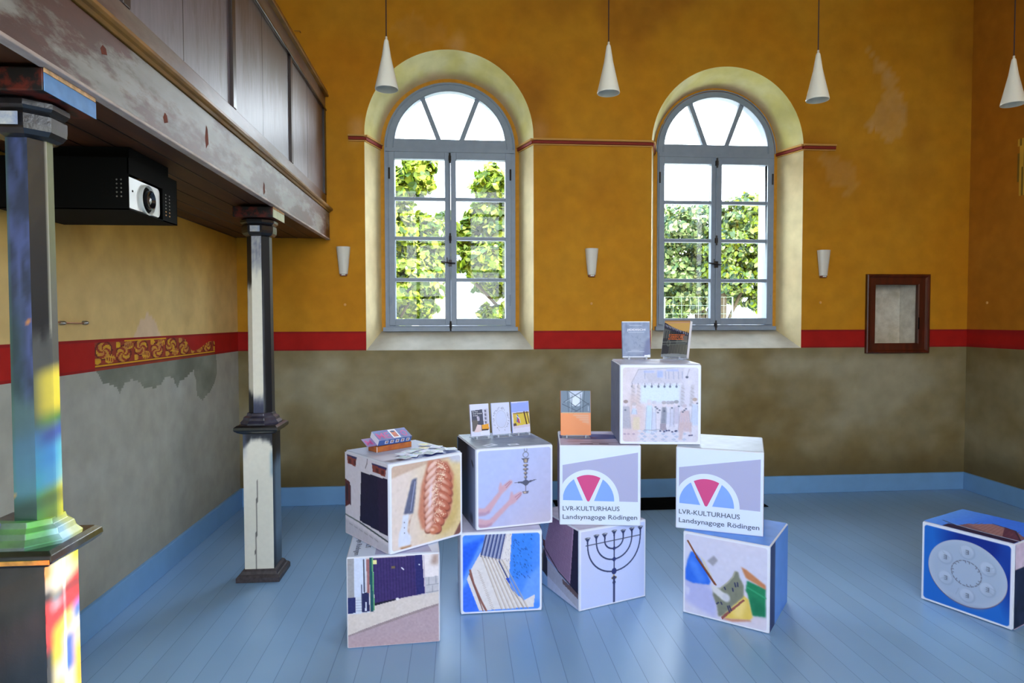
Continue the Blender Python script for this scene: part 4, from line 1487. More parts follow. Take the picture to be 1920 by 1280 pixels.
def art_matzah():
    c = Cv((74, 138, 246), 150)
    c.poly([(0, .15), (.3, .05), (.25, .4), (0, .62)], (30, 92, 232), .9, .02)
    c.poly([(0, .6), (.26, .1), (.3, .12), (.06, .62), (0, .7)], (130, 178, 250), .8, .02)
    c.poly([(0, .72), (.1, .6), (.22, .98), (0, 1)], (56, 110, 238), 1, .02)
    c.poly([(1, .42), (.82, .6), (.70, .9), (1, .88)], (110, 162, 250), .8, .02)
    c.poly([(.62, 0), (.90, 0), (.86, .5), (.62, .62)], (52, 128, 230), .8, .03)
    for k in range(70):
        x, y = .64 + .24 * RNG.random(), .02 + .56 * RNG.random()
        c.line([(x, y), (x + .008, y + .014)], .003, (24, 60, 140), .7)
    body = [(.235, .25), (.33, .1), (.56, 0), (.63, 0), (.59, .62), (.62, .72), (.78, .87), (.92, .80), (.90, .955), (.22, .97), (.07, .57), (.12, .45)]
    c.poly(body, (222, 216, 218))
    c.poly([(.30, .0), (.56, 0), (.47, .34), (.34, .30), (.235, .27), (.27, .15)], (120, 132, 176))
    for k in range(6):
        u = .32 + k * .046
        c.line([(u, 0), (u - .075, .29 + k * .012)], .006, (36, 48, 104))
        c.line([(u + .018, 0), (u - .055, .30 + k * .012)], .003, (190, 190, 206))
    for k in range(7):
        u0 = .25 + k * .042
        c.line([(u0, .28 + k * .01), (u0 + .25 + .012 * k, .97)], .0035, (164, 146, 138), .9)
        c.line([(u0 + .012, .28 + k * .01), (u0 + .265 + .012 * k, .97)], .002, (196, 180, 160), .9)
    for k in range(16):
        y = .46 + k * .032
        c.line([(.20 + k * .011, y), (.235 + k * .012, y + .035)], .003, (186, 172, 168), .9)
    c.line([(.11, .46), (.15, .62), (.24, .84), (.31, .98)], .012, (140, 92, 84))
    c.line([(.10, .50), (.2, .78), (.27, .98)], .005, (120, 74, 66))
    c.line([(.47, .36), (.60, .63)], .006, (40, 50, 110)); c.poly([(.55, .58), (.60, .58), (.60, .66)], (40, 80, 200))
    c.line([(.56, .62), (.78, .96)], .003, (160, 144, 130))
    for k in range(40):
        x, y = .52 + .1 * RNG.random(), .02 + .5 * RNG.random()
        c.ell(x, y, .004, .006, (170, 160, 176), .8)
    return c.noise(3, 40).border(.020, .035)


def art_hands():
    c = Cv((176, 188, 236), 150)
    c.grad(np.clip(c.U * .7 + c.V * .6 - .35, 0, 1), (186, 180, 210))
    c.grad(np.clip((c.V - .75) * 3, 0, 1) * np.clip(c.U * 1.4 - .5, 0, 1), (196, 188, 206))
    skin = (204, 164, 182); sk2 = (176, 138, 166)
    c.poly([(.02, .73), (.10, .74), (.28, .55), (.285, .49), (.305, .42), (.32, .44), (.325, .475), (.43, .405), (.465, .415), (.46, .45), (.38, .53), (.325, .575), (.17, .79), (.10, .80), (.02, .80)], skin, 1, .004)
    c.poly([(.02, .78), (.12, .79), (.16, .76), (.17, .80), (.10, .83), (.02, .83)], sk2, .8, .01)
    c.poly([(.02, .86), (.12, .885), (.17, .88), (.42, .66), (.43, .62), (.445, .555), (.465, .56), (.475, .605), (.56, .565), (.60, .575), (.57, .63), (.50, .70), (.43, .73), (.19, .955), (.10, .985), (.02, .97)], skin, 1, .004)
    c.poly([(.02, .93), (.12, .95), (.2, .92), (.19, .96), (.1, .985), (.02, .97)], sk2, .8, .01)
    for p in (((.37, .47), (.43, .425)), ((.38, .50), (.45, .43)), ((.50, .63), (.58, .58)), ((.52, .66), (.58, .60))):
        c.line(list(p), .003, (150, 96, 120), .8)
    g, g2, x = (96, 96, 116), (176, 160, 140), .64
    c.ring(x, .035, .018, .028, .006, (120, 122, 140)); c.ring(x, .10, .035, .035, .007, (120, 122, 140))
    c.poly([(x - .055, .145), (x + .055, .14), (x + .035, .165), (x + .03, .20), (x - .025, .205), (x - .03, .17)], g); c.poly([(x - .02, .155), (x + .02, .155), (x + .015, .195), (x - .015, .195)], g2)
    for y, w in ((.235, .035), (.285, .035), (.335, .025), (.385, .022)):
        c.ell(x, y, w, .016, g); c.ell(x - .006, y - .005, w * .5, .008, (196, 170, 140)); c.ell(x, y + .022, .014, .008, g)
    c.poly([(x - .16, .445), (x - .04, .435), (x, .415), (x + .04, .435), (x + .16, .42), (x + .05, .46), (x + .02, .49), (x, .5), (x - .02, .485), (x - .05, .462)], (84, 88, 112))
    c.line([(x, .49), (x, .56)], .004, (110, 100, 120)); c.poly([(x - .045, .565), (x + .045, .56), (x + .03, .60), (x - .03, .60)], (112, 108, 130)); c.ell(x - .01, .58, .018, .01, (200, 180, 160))
    return c.noise(1.5, 30).border(.020, .035)


def art_menorah():
    c = Cv((190, 202, 244), 170)
    c.grad(np.clip(.6 - c.V * .8, 0, 1) * np.clip(1 - c.U, 0, 1), (206, 204, 226))
    k_ = (44, 54, 96)
    cups = [(.11, .125), (.24, .105), (.365, .105), (.51, .085), (.65, .097), (.785, .09), (.92, .09)]
    X = .51
    for a, b, yb in ((0, 6, .585), (1, 5, .43), (2, 4, .29)):
        (xa, ya), (xb, yb2) = cups[a], cups[b]
        P = []
        for t in range(25):
            th = math.pi * t / 24
            cx_ = (xa + xb) / 2; rx = (xb - xa) / 2
            y0 = (ya + .06) * (1 - t / 24) + (yb2 + .06) * t / 24
            P.append((cx_ - rx * math.cos(th), y0 + (yb - y0) * math.sin(th) ** .9))
        c.line([(xa, ya)] + P + [(xb, yb2)], .0085, k_)
    c.line([(X, .09), (X, .58)], .008, k_)
    c.line([(.085, .195), (.925, .175)], .005, (60, 66, 96))
    for x, y in cups:
        c.poly([(x - .04, y - .022), (x + .04, y - .022), (x + .012, y + .02), (x + .012, y + .05), (x - .012, y + .05), (x - .012, y + .02)], k_)
        c.ell(x, y - .022, .04, .012, (96, 100, 120)); c.ell(x + .012, y - .024, .018, .006, (180, 184, 200))
    for y, r in ((.29, .022), (.43, .026), (.585, .038)):
        c.ell(X, y, r, r * 1.1, (44, 54, 110))
    c.ell(X, .67, .04, .022, (150, 130, 110)); c.ell(X, .67, .036, .014, (70, 66, 84)); c.ell(X, .73, .024, .02, k_); c.ell(X - .005, .64, .014, .012, (190, 160, 100))
    c.line([(X, .66), (X, 1.0)], .015, k_)
    for t in range(18):
        c.line([(X - .012, .76 + t * .014), (X + .012, .77 + t * .014)], .003, (80, 90, 130), .7)
    return c.border(.012, .006)


def art_wedding():
    """pale old print: canopy with hanging lamps, standing figures on a tiled floor"""
    c = Cv((206, 204, 224), 160)
    c.grad(np.clip(1 - c.U * 1.5, 0, 1) * .8, (216, 204, 214))
    c.noise(3, 20)
    c.poly([(.22, .06), (.80, .03), (.76, .22), (.12, .24), (.2, .12)], (196, 194, 214), 1, .01)
    for k in range(14):
        c.line([(.30 + k * .012, .10), (.36 + k * .012, .20)], .002, (176, 176, 196), .7)
    c.line([(.22, .06), (.14, .22)], .004, (170, 166, 186)); c.line([(.22, .055), (.52, .04), (.8, .025)], .004, (150, 156, 170), .8)
    for a in ((.29, .075, .42, .09), (.57, .055, .72, .075), (.46, .07, .53, .155)):
        c.poly([(a[0], a[1]), (a[2], a[1]), (a[2], a[3]), (a[0], a[3])], (160, 176, 236), .9, .01)
    for x in (.30, .56, .60, .66, .72, .77):
        c.line([(x, .08), (x + .005, .17)], .005, (150, 160, 196), .7)
    c.poly([(.25, .25), (.74, .24), (.74, .46), (.25, .48)], (206, 220, 246), 1, .02)
    for k in range(7):
        c.ring(.30 + k * .075, .235, .035, .025, .004, (176, 176, 196), .8)
    for x in (.145, .22, .305, .39, .475, .55, .62, .70):
        c.line([(x, .23), (x, .26)], .003, (110, 114, 136)); c.ell(x, .27, .014, .016, (96, 104, 128), .9)
    c.ell(.83, .15, .018, .016, (90, 96, 120)); c.line([(.86, .05), (.83, .14)], .003, (150, 150, 170)); c.ell(.88, .5, .015, .012, (96, 100, 124))
    for x0_, x1_, col in ((.14, .18, (196, 186, 196)), (.21, .25, (206, 194, 200)), (.76, .80, (186, 186, 204)), (.88, .92, (186, 184, 200))):
        c.poly([(x0_, .25), (x1_, .25), (x1_ - .01, .52), (x0_ - .02, .52)], col, .9, .01)
        for y in range(6):
            c.line([(x0_, .28 + y * .045), (x1_, .30 + y * .045)], .003, (160, 154, 172), .7)
    c.poly([(.12, .38), (.22, .38), (.24, .84), (.08, .84)], (206, 186, 190), .7, .03)
    c.poly([(.20, .5), (.30, .5), (.31, .86), (.18, .86)], (214, 190, 196), .6, .02)
    figs = [(.065, .45, .12, .36, (170, 168, 186), (150, 130, 130)), (.17, .48, .07, .14, (190, 206, 240), (190, 180, 190)), (.36, .44, .10, .42, (192, 214, 244), (206, 208, 226)), (.42, .46, .06, .40, (206, 210, 236), (196, 196, 216)),
            (.545, .46, .075, .28, (124, 128, 146), (170, 166, 180)), (.60, .46, .06, .30, (206, 206, 230), (170, 170, 190)), (.645, .46, .05, .32, (196, 196, 220), (160, 160, 180)), (.70, .45, .07, .30, (190, 184, 208), (146, 150, 166)),
            (.80, .50, .16, .34, (196, 176, 190), (190, 180, 200)), (.93, .42, .10, .34, (190, 202, 232), (176, 156, 150))]
    for x, y, w, h, col, hc in figs:
        c.poly([(x - w * .3, y + .07), (x + w * .35, y + .07), (x + w * .55, y + h), (x - w * .5, y + h)], col, .92, .004)
        c.ell(x, y + .035, .024, .034, (214, 206, 220)); c.ell(x, y + .012, .030, .022, hc, .9)
        c.line([(x - w * .32, y + .09), (x - w * .5, y + h)], .0025, (140, 144, 168), .6); c.line([(x + w * .36, y + .09), (x + w * .54, y + h)], .0025, (140, 144, 168), .6)
        for k in range(3):
            c.line([(x - w * .2 + k * w * .2, y + .14), (x - w * .3 + k * w * .3, y + h - .02)], .002, (170, 176, 204), .6)
    c.poly([(.5, .74), (.57, .74), (.58, .84), (.5, .84)], (150, 140, 160), .9); c.poly([(.16, .66), (.24, .66), (.24, .82), (.15, .82)], (214, 200, 180), .9, .01)
    for p in ((.44, .53), (.47, .60), (.46, .55), (.49, .57), (.55, .58), (.645, .54), (.73, .52), (.80, .57), (.82, .55), (.96, .48), (.06, .57), (.78, .59)):
        c.ell(p[0], p[1], .014, .010, (90, 98, 124), .8)
    for k in range(9):
        for j in range(5):
            x, y = .24 + k * .066 + (j % 2) * .033, .835 + j * .035
            c.poly([(x, y - .018), (x + .033, y), (x, y + .018), (x - .033, y)], (170, 182, 212) if (k + j) % 2 else (206, 208, 226), .85)
    for x in (.50, .55, .58, .61, .65, .69, .70):
        c.ell(x, .835 + .01 * math.sin(x * 50), .014, .010, (60, 64, 104), .9)
    for x in (.10, .055, .165):
        c.ell(x, .875, .018, .011, (96, 84, 140), .9)
    c.line([(.86, .89), (.90, .885)], .008, (90, 92, 130)); c.line([(.30, .82), (.40, .825), (.52, .81)], .004, (140, 144, 168), .7)
    c.poly([(.02, .80), (.22, .84), (.20, 1), (.02, 1)], (206, 184, 196), .7, .03)
    c.poly([(.74, .72), (.90, .72), (.88, .9), (.86, .8), (.8, .78), (.77, .95), (.73, .95)], (196, 176, 186), .85, .01)
    return c.noise(3, 90).border(.028, .035)


def art_dreidels():
    c = Cv((208, 208, 234), 150)
    c.poly([(.5, .6), (1, .55), (1, 1), (.4, 1)], (216, 204, 220), .8, .08)
    c.poly([(.02, .55), (.3, .6), (.42, .7), (.40, .98), (.02, .86)], (176, 180, 232), .9, .03)
    c.poly([(.02, .66), (.08, .68), (.07, .76), (.04, .78), (.02, .74)], (206, 208, 240), .8, .01)
    c.poly([(.02, .45), (.31, .56), (.34, .59), (.12, .60), (.02, .60)], (150, 160, 216), .8, .02)
    c.poly([(.09, .22), (.15, .23), (.22, .31), (.335, .55), (.315, .588), (.20, .60), (.113, .61), (.022, .585), (.022, .46), (.05, .33)], (48, 110, 232), 1, .006)
    c.poly([(.05, .33), (.12, .28), (.28, .55), (.2, .6), (.08, .42)], (84, 142, 246), .7, .02)
    c.poly([(.29, .30), (.37, .22), (.42, .27), (.36, .35)], (150, 150, 166), .9, .01); c.poly([(.2, .25), (.25, .3), (.36, .50), (.32, .5)], (206, 198, 176), .9, .01)
    c.line([(.05, .10), (.16, .27), (.395, .57)], .010, (128, 74, 48)); c.line([(.15, .28), (.38, .57)], .004, (90, 40, 40))
    c.poly([(.76, .44), (.97, .49), (.97, .82), (.82, .84), (.77, .6), (.745, .56)], (34, 132, 92), 1, .008)
    c.line([(.77, .52), (.97, .60)], .01, (60, 166, 120), .7); c.poly([(.80, .60), (.97, .7), (.97, .82), (.83, .83)], (26, 110, 80), .6, .02)
    c.poly([(.69, .29), (.75, .31), (.97, .45), (.97, .50), (.77, .42), (.745, .41)], (196, 130, 92), 1, .004)
    c.poly([(.47, .93), (.72, .62), (.78, .66), (.83, .86), (.80, .90), (.60, .94), (.52, .95)], (226, 196, 96), 1, .008)
    c.poly([(.6, .8), (.72, .66), (.76, .72), (.7, .9), (.62, .92)], (246, 222, 150), .7, .03)
    c.poly([(.5, .95), (.6, .94), (.8, .90), (.82, .91), (.6, .97), (.48, .97)], (196, 120, 90), .8, .01)
    c.poly([(.46, .95), (.56, .84), (.72, .67), (.74, .68), (.58, .86), (.48, .975)], (150, 84, 80))
    c.poly([(.62, .36), (.66, .36), (.675, .42), (.72, .50), (.725, .64), (.60, .78), (.48, .93), (.43, .95), (.41, .82), (.36, .70), (.37, .62), (.45, .60), (.55, .50), (.60, .42)], (126, 130, 116), 1, .004)
    c.line([(.62, .37), (.60, .43), (.53, .52), (.45, .605), (.37, .635)], .006, (166, 166, 150))
    c.poly([(.345, .595), (.375, .58), (.52, .66), (.55, .70), (.53, .735), (.48, .74), (.36, .66)], (214, 214, 222), 1, .004); c.ell(.52, .70, .045, .05, (200, 202, 214), 1, 0, .3)
    for p in (((.50, .58), (.51, .60)), ((.62, .50), (.63, .54)), ((.65, .49), (.655, .53)), ((.41, .80), (.43, .78)), ((.46, .77), (.47, .79)), ((.54, .80), (.56, .86)), ((.56, .79), (.58, .84)), ((.595, .57), (.60, .6))):
        c.line(list(p), .008, (52, 56, 92))
    return c.noise(2, 30).border(.016, .03)


def art_plate():
    c = Cv((34, 108, 206), 160)
    c.grad(np.clip(1 - np.hypot((c.U - .62) / .5, (c.V - .1) / .42), 0, 1) * 1.6, (18, 44, 140))
    c.grad(np.clip(1 - np.hypot((c.U - .98) / .16, (c.V - .45) / .5), 0, 1) * 1.2, (20, 52, 150))
    cx, cy, rx, ry = .515, .50, .435, .40
    c.ell(cx, cy + .012, rx, ry, (96, 84, 120))
    c.ell(cx, cy, rx, ry, (186, 188, 206))
    c.ell(cx, cy, rx * .985, ry * .985, (178, 192, 216))
    c.ell(cx, cy - .01, rx * .90, ry * .90, (166, 184, 212), .8, 0, .1)
    c.poly([(.3, .84), (.5, .9), (.75, .86), (.7, .89), (.5, .915), (.33, .87)], (120, 132, 170), .8, .02)
    wells = [(.52, .235), (.745, .37), (.745, .62), (.53, .77), (.285, .63), (.275, .37)]
    for x, y in wells:
        c.ell(x, y, .088, .088, (150, 166, 196), .9, 0, .12); c.ell(x - .006, y - .008, .078, .078, (184, 198, 222), 1, 0, .15)
        c.ell(x + .01, y + .02, .05, .05, (166, 182, 208), .8, 0, .4)
        g = (96, 100, 120)
        c.line([(x - .012, y - .022), (x + .014, y - .022), (x + .014, y + .02)], .004, g, .9); c.line([(x - .012, y), (x + .012, y)], .004, g, .9); c.line([(x - .012, y + .022), (x + .014, y + .02)], .004, g, .8)
    for k in range(22):
        a = 2 * math.pi * k / 22
        x, y = cx + .155 * math.cos(a), cy + .145 * math.sin(a)
        t = (-math.sin(a), math.cos(a)); n_ = (math.cos(a), math.sin(a))
        g = (110, 112, 134)
        c.line([(x - t[0] * .016 + n_[0] * .01, y - t[1] * .016 + n_[1] * .01), (x + t[0] * .012 + n_[0] * .01, y + t[1] * .012 + n_[1] * .01)], .0045, g)
        if k % 3:
            c.line([(x + t[0] * .012 + n_[0] * .01, y + t[1] * .012 + n_[1] * .01), (x + t[0] * .012 - n_[0] * .012, y + t[1] * .012 - n_[1] * .012)], .004, g)
    for a in (-.55, -.35, .35, .55, 1.9, 2.6, 3.8, 4.5):
        c.line([(cx + .24 * math.cos(a), cy + .22 * math.sin(a)), (cx + .34 * math.cos(a), cy + .31 * math.sin(a))], .0025, (150, 164, 190), .8)
    return c.border(.024, .035)


def art_shop():           # left side of the bread cube
    c = Cv((206, 200, 214), 110)
    c.poly([(.40, .18), (1, .16), (1, .80), (.36, .77)], (26, 20, 52)); c.poly([(.78, .18), (1, .16), (1, .78), (.8, .78)], (40, 24, 58), .8)
    c.poly([(0, .33), (.12, .35), (.12, .62), (0, .68)], (84, 34, 40)); c.poly([(.02, .38), (.08, .39), (.08, .58), (.02, .6)], (40, 20, 40)); c.line([(.13, .4), (.13, .62)], .012, (60, 40, 60))
    for u0, u1, v0, v1 in ((.05, .29, .02, .14), (.65, .97, .03, .14)):
        c.poly([(u0, v0), (u1, v0 + .005), (u1 - .02, v1), (u0 + .02, v1 - .01)], (128, 60, 54)); c.poly([(u0, v0), (u1 + .02, v0), (u1, v0 + .03), (u0, v0 + .02)], (44, 40, 92))
        m_ = (u0 + u1) / 2
        for q in (-.07, .05):
            c.poly([(m_ + q, v0 + .05), (m_ + q + .06, v0 + .05), (m_ + q + .06, v1 - .02), (m_ + q, v1 - .02)], (84, 34, 40))
    c.line([(.36, .79), (1, .86)], .008, (24, 40, 46)); c.line([(0, .77), (.36, .79)], .006, (40, 60, 56))
    c.line([(.55, .0), (.54, .06), (.5, .12)], .004, (60, 50, 60))
    c.poly([(0, .82), (1, .9), (1, 1), (0, 1)], (178, 176, 192), .8, .01)
    for k in range(6):
        c.line([(.1 + k * .12, .86 + k * .008), (.18 + k * .12, .865 + k * .01)], .003, (120, 116, 130), .8)
    return c.noise(3, 40)


def art_tower():          # left side of the menorah cube
    c = Cv((150, 190, 236), 110)
    c.poly([(.88, 0), (1, 0), (1, .80), (.78, .74)], (30, 28, 60))
    c.poly([(.30, 0), (.89, 0), (.80, .76), (.36, .64), (.08, .54)], (172, 142, 180))
    for k in range(26):
        c.line([(.30 + k * .022, 0), (.12 + k * .026, .56 + k * .006)], .004, (64, 48, 84), .6)
    for k in range(24):
        c.line([(.1, .02 + k * .028), (.84, .02 + k * .034)], .002, (140, 112, 136), .5)
    c.poly([(.08, .38), (.14, .38), (.14, .47), (.08, .47)], (96, 40, 60))
    c.poly([(.0, .66), (.12, .5), (.2, .62), (.2, .86), (0, .80)], (30, 30, 60)); c.line([(.08, .5), (.06, .8)], .01, (150, 150, 120))
    c.poly([(.2, .62), (1, .82), (1, 1), (.2, .9)], (180, 184, 206)); c.poly([(.6, .74), (1, .78), (1, .86), (.62, .80)], (110, 90, 96))
    c.poly([(.2, .84), (1, .98), (1, 1), (.2, 1)], (200, 206, 232))
    c.line([(0, .22), (.12, .48), (.5, .68), (1, .79)], .008, (20, 22, 40))
    return c.noise(3, 40)


def art_roof():           # top of the plate cube: sky and a brick roof; v=1 is the front edge
    c = Cv((52, 118, 240), 110)
    c.grad(np.clip(.5 - c.U, 0, 1) * 1.2, (110, 170, 240))
    c.poly([(.30, .95), (.36, .62), (.52, .60), (.66, .50), (.80, .46), (1.0, .70), (1.0, .9)], (120, 84, 96))
    c.poly([(.36, .68), (.52, .40), (.80, .46), (1.0, .80), (.7, .84)], (150, 112, 116))
    c.poly([(.66, .40), (.80, .46), (1.0, .84), (.82, .86)], (84, 48, 74))
    for k in range(12):
        c.line([(.40 + k * .04, .46), (.42 + k * .045, .82)], .003, (110, 70, 80), .7)
    c.line([(.52, .38), (.80, .46), (1.0, .84)], .007, (30, 20, 50))
    c.poly([(.22, .84), (.5, .84), (1, .88), (1, 1), (.22, 1)], (34, 24, 60))
    c.line([(.18, .80), (.5, .85), (1, .86)], .010, (150, 170, 200)); c.line([(.12, .76), (.3, .84)], .008, (20, 40, 90))
    return c.noise(3, 40)


def art_cards_top():      # top of the gate cube, letters are added as geometry
    c = Cv((196, 206, 240), 60)
    return c


def plainc(col, amp=3, n=60):
    return Cv(col, n).noise(amp, 14)


def art_street_top():
    c = Cv((178, 188, 216), 90)
    c.grad(np.clip(c.V * 1.2 - .5, 0, 1), (150, 164, 206))
    c.poly([(0, .5), (.3, .55), (.5, 1), (0, 1)], (190, 184, 200), .9, .02)
    c.poly([(.30, .70), (.62, .82), (.9, 1), (.36, 1)], (40, 56, 130), .9, .02)
    c.poly([(.02, .86), (.2, .86), (.22, .96), (.05, .98)], (60, 30, 50), .9, .01)
    return c


def art_dark_side():
    c = Cv((26, 30, 52), 60)
    c.grad(np.clip((c.U - .55) * 2.4, 0, 1), (150, 160, 190))
    c.grad(np.clip((.07 - c.U) * 30, 0, 1), (110, 140, 170))
    c.line([(.84, .18), (.9, .22)], .02, (20, 20, 30)); c.line([(.5, 0), (.58, .2), (.55, .9)], .01, (10, 14, 34))
    c.poly([(.7, .88), (.85, .84), (.9, .96), (.78, .95)], (20, 20, 40), .8, .02)
    return c


def art_grey_top():
    c = Cv((118, 132, 158), 90)
    c.grad(np.clip(.35 - c.U, 0, 1) * 2, (190, 206, 214))
    c.poly([(.7, .05), (.95, .3), (.97, .6), (.75, .5)], (96, 112, 156), .8, .03)
    for k in range(6):
        c.line([(.1, .2 + k * .12), (.9, .16 + k * .13)], .006, (150, 164, 184), .5)
    return c.noise(5, 20)


def art_oval_top():
    c = Cv((176, 166, 196), 90)
    c.grad(np.clip(.7 - c.V, 0, 1), (196, 200, 226))
    c.ell(.40, .42, .52, .20, (56, 76, 140)); c.poly([(.30, .45), (.5, .45), (.5, .55), (.3, .55)], (110, 50, 96), .7, .03)
    c.line([(.1, .80), (.4, .78), (.44, .83), (.9, .84)], .007, (110, 84, 104)); c.poly([(.25, .90), (.42, .90), (.42, .96), (.25, .96)], (90, 80, 116)); c.poly([(.5, .9), (.62, .9), (.62, .96), (.5, .96)], (100, 84, 120))
    return c.noise(2, 12)


def art_blue_side():
    c = Cv((96, 148, 228), 60)
    c.grad(np.clip(c.U * 1.1 - .4, 0, 1), (84, 132, 216))
    c.put((c.U < .26) * np.clip(1.2 - np.abs(c.U - .12) * 4, 0, 1), (40, 50, 96))
    return c.noise(2, 10)


def art_logo_side():
    c = Cv((120, 146, 206), 40)
    return c


# ------------------------------------------------------------------ the cubes
LOGOG, LOGOR, LOGOB, LOGOW = (mat('print_lilac_grey', (168, 170, 208), rough=.42), mat('print_red', (206, 70, 132), rough=.42), mat('print_light_blue', (128, 166, 240), rough=.42), mat('print_white', (214, 226, 250), rough=.42))
INK = mat('print_dark_ink', (84, 94, 118), rough=.45)
INK2 = mat('print_black_ink', (40, 42, 60), rough=.45)


def face_fn(side, off=0.0):
    m = 0.006
    L = S - 2 * m
    e = 0.0012 + off
    if side == 'front':
        return lambda u, v: (m + u * L, -e, S - m - v * L)
    if side == 'left':
        return lambda u, v: (-e, S - m - u * L, S - m - v * L)
    if side == 'right':
        return lambda u, v: (S + e, m + u * L, S - m - v * L)
    if side == 'back':
        return lambda u, v: (S - m - u * L, S + e, S - m - v * L)
    return lambda u, v: (m + u * L, S - m - v * L, S + e)


def sector(c, r0, r1, a0, a1, n=24):
    P = []
    for k in range(n + 1):
        a = math.radians(a0 + (a1 - a0) * k / n)
        P.append((c[0] + r1 * math.cos(a), c[1] - r1 * 1.02 * math.sin(a)))
    if r0 <= 0:
        P.append(c)
    else:
        for k in range(n, -1, -1):
            a = math.radians(a0 + (a1 - a0) * k / n)
            P.append((c[0] + r0 * math.cos(a), c[1] - r0 * 1.02 * math.sin(a)))
    return P


def logo(parent, F, rotcw=False, side='front'):
    """the fan-window emblem with its two lines of lettering"""
    def G(layer):
        f = face_fn(side, 0.0004 * layer)
        if rotcw:
            return lambda u, v: f(1 - v, u)
        return f
    mb = MB()
    def add(P, m_, layer):
        g = G(layer)
        mb.face([g(*p) for p in P], m_)
    add([(0, 0), (1, 0), (1, 1), (0, 1)], LOGOW, 0)
    add([(.025, .24), (.977, .074), (.977, .705), (.025, .690)], LOGOG, 1)
    c = (.352, .697)
    # white fan, clipped at the left edge of the grey field
    P = [(max(.025, p[0]), p[1]) for p in sector(c, 0, .391, 0, 180, 40)[:-1]]
    add(P + [(.025, .70), (.743, .706)], LOGOW, 2)
    add([(.352, .705), (.337, .697)] + [(p[0], p[1]) for p in sector((.352, .697), 0, .327, 117, 62, 16)[:-1]] + [(.367, .697)], LOGOR, 3)
    add([(.283, .693)] + [(max(.032, p[0]), p[1]) for p in sector((.352, .697), 0, .327, 124, 178, 16)[:-1]] + [(.033, .690)], LOGOB, 3)
    add([(.424, .697)] + sector((.352, .697), 0, .327, 56, 1, 16)[:-1] + [(.678, .70)], LOGOB, 3)
    o = mb.build('logo_print', parent)
    g = G(4)
    lettering('LVR-KULTURHAUS', .027, .822, .72, .060, g, o, INK)
    lettering('Landsynagoge Rödingen', .027, .930, .942, .060, g, o, INK)
    return o


def cube(x, y, th, lev, label, group, faces, rnd=0.014):
    root = tag(empty('photo_cube', (x, y, lev * S), th), label, 'cube', group)
    mb = MB(); mb.box(0, S, 0, S, 0.001, S, FABRICW)
    b = mb.build('cover', root)
    md = b.modifiers.new('bevel', 'BEVEL'); md.width = rnd; md.segments = 3
    for side, art in faces.items():
        if art == 'logo':
            logo(root, None, side=side)
        elif art == 'logo_turned':
            logo(root, None, True, side)
        else:
            print_mesh('printed_%s' % {'front': 'picture', 'left': 'side_picture', 'right': 'side_picture', 'top': 'top_picture', 'back': 'side_picture'}[side], art, face_fn(side), root)
    return root


GR = 'stacked picture cubes'
cube(-0.550, 3.134, 0.068, 0, 'bottom cube printed with a purple timber gate and street, under the bread cube', GR, {'front': art_gate(), 'top': 'logo_turned'}, .008)
cube(-0.344, 3.137, 0.647, 1, 'cube printed with a braided bread loaf and a knife, standing on the gate cube', GR, {'front': art_challah(), 'left': art_shop(), 'top': art_street_top()})
cube(0.000, 3.449, 0.031, 0, 'bottom cube printed with stacked matzah on blue cloth', GR, {'front': art_matzah(), 'top': plainc((196, 194, 220), 5)})
cube(0.086, 3.466, 0.224, 1, 'lilac cube printed with two hands reaching for a hanging lamp', GR, {'front': art_hands(), 'left': art_dark_side(), 'top': art_grey_top()})
cube(0.648, 3.428, 0.368, 0, 'bottom cube printed with a seven-armed iron menorah', GR, {'front': art_menorah(), 'left': art_tower(), 'top': plainc((186, 178, 198), 5)}, .006)
cube(0.556, 3.531, -0.131, 1, 'left white logo cube, standing on the menorah cube', GR, {'front': 'logo', 'left': plainc((130, 120, 160), 6), 'top': art_oval_top()}, .006)
cube(1.211, 3.377, -0.672, 0, 'bottom cube printed with blue, green and yellow spinning tops', GR, {'front': art_dreidels(), 'right': art_blue_side(), 'top': plainc((96, 150, 236), 4)}, .008)
cube(1.186, 3.425, -0.437, 1, 'right white logo cube, standing on the spinning top cube', GR, {'front': 'logo', 'right': plainc((110, 120, 150), 6), 'top': plainc((170, 184, 206), 5)}, .006)
cube(0.890, 3.508, -0.133, 2, 'topmost cube with a pale print of figures under a canopy, bridging the logo cubes', GR, {'front': art_wedding(), 'left': plainc((112, 122, 156), 4), 'top': plainc((196, 200, 226), 5)})
cE = Cv((216, 196, 222), 60); cE.poly([(0, .30), (1, .3), (1, 1), (0, 1)], (20, 30, 66)); cE.ell(.6, .45, .25, .07, (40, 160, 200), .9, .2, .4); cE.noise(8, 20)
cube(2.625, 3.425, -1.123, 0, 'single cube printed with a white seder plate on blue, alone on the right', GR, {'front': art_plate(), 'right': cE, 'top': art_roof()})


# ------------------------------------------------------------------ books on clear stands
PAGE = mat('book_pages', (232, 230, 236), rough=.7)


def book(name, x, y, z, th, w, h, t, tilt, art, spine, label, group=None, texts=(), pages_right=False):
    root = tag(empty(name, (x, y, z), th), label, 'book', group)
    root.rotation_euler = (-tilt, 0, th)
    sm = mat('book_spine_%d_%d_%d' % spine, spine, rough=.45)
    mb = MB(); mb.box(0.001, w - (0 if pages_right else .002), .0022, t - .002, .003, h - .003, PAGE); mb.build('pages', root)
    mb = MB(); mb.box(0, w, 0, .002, 0, h, sm); mb.box(0, w, t - .002, t, 0, h, sm)
    mb.box(-.0012, .001, 0, t, 0, h, sm)
    cv_ = mb.build('cover', root, bevel=.0006)
    P = lambda u, v: (w * u, -.0006, h * (1 - v))
    print_mesh('printed_front', art, P, root)
    Pt = lambda u, v: (w * u, -.0011, h * (1 - v))
    for (s_, u, v, wu, hv, m_) in texts:
        lettering(s_, u, v, wu, hv, Pt2(w, h), root, m_)
    return root


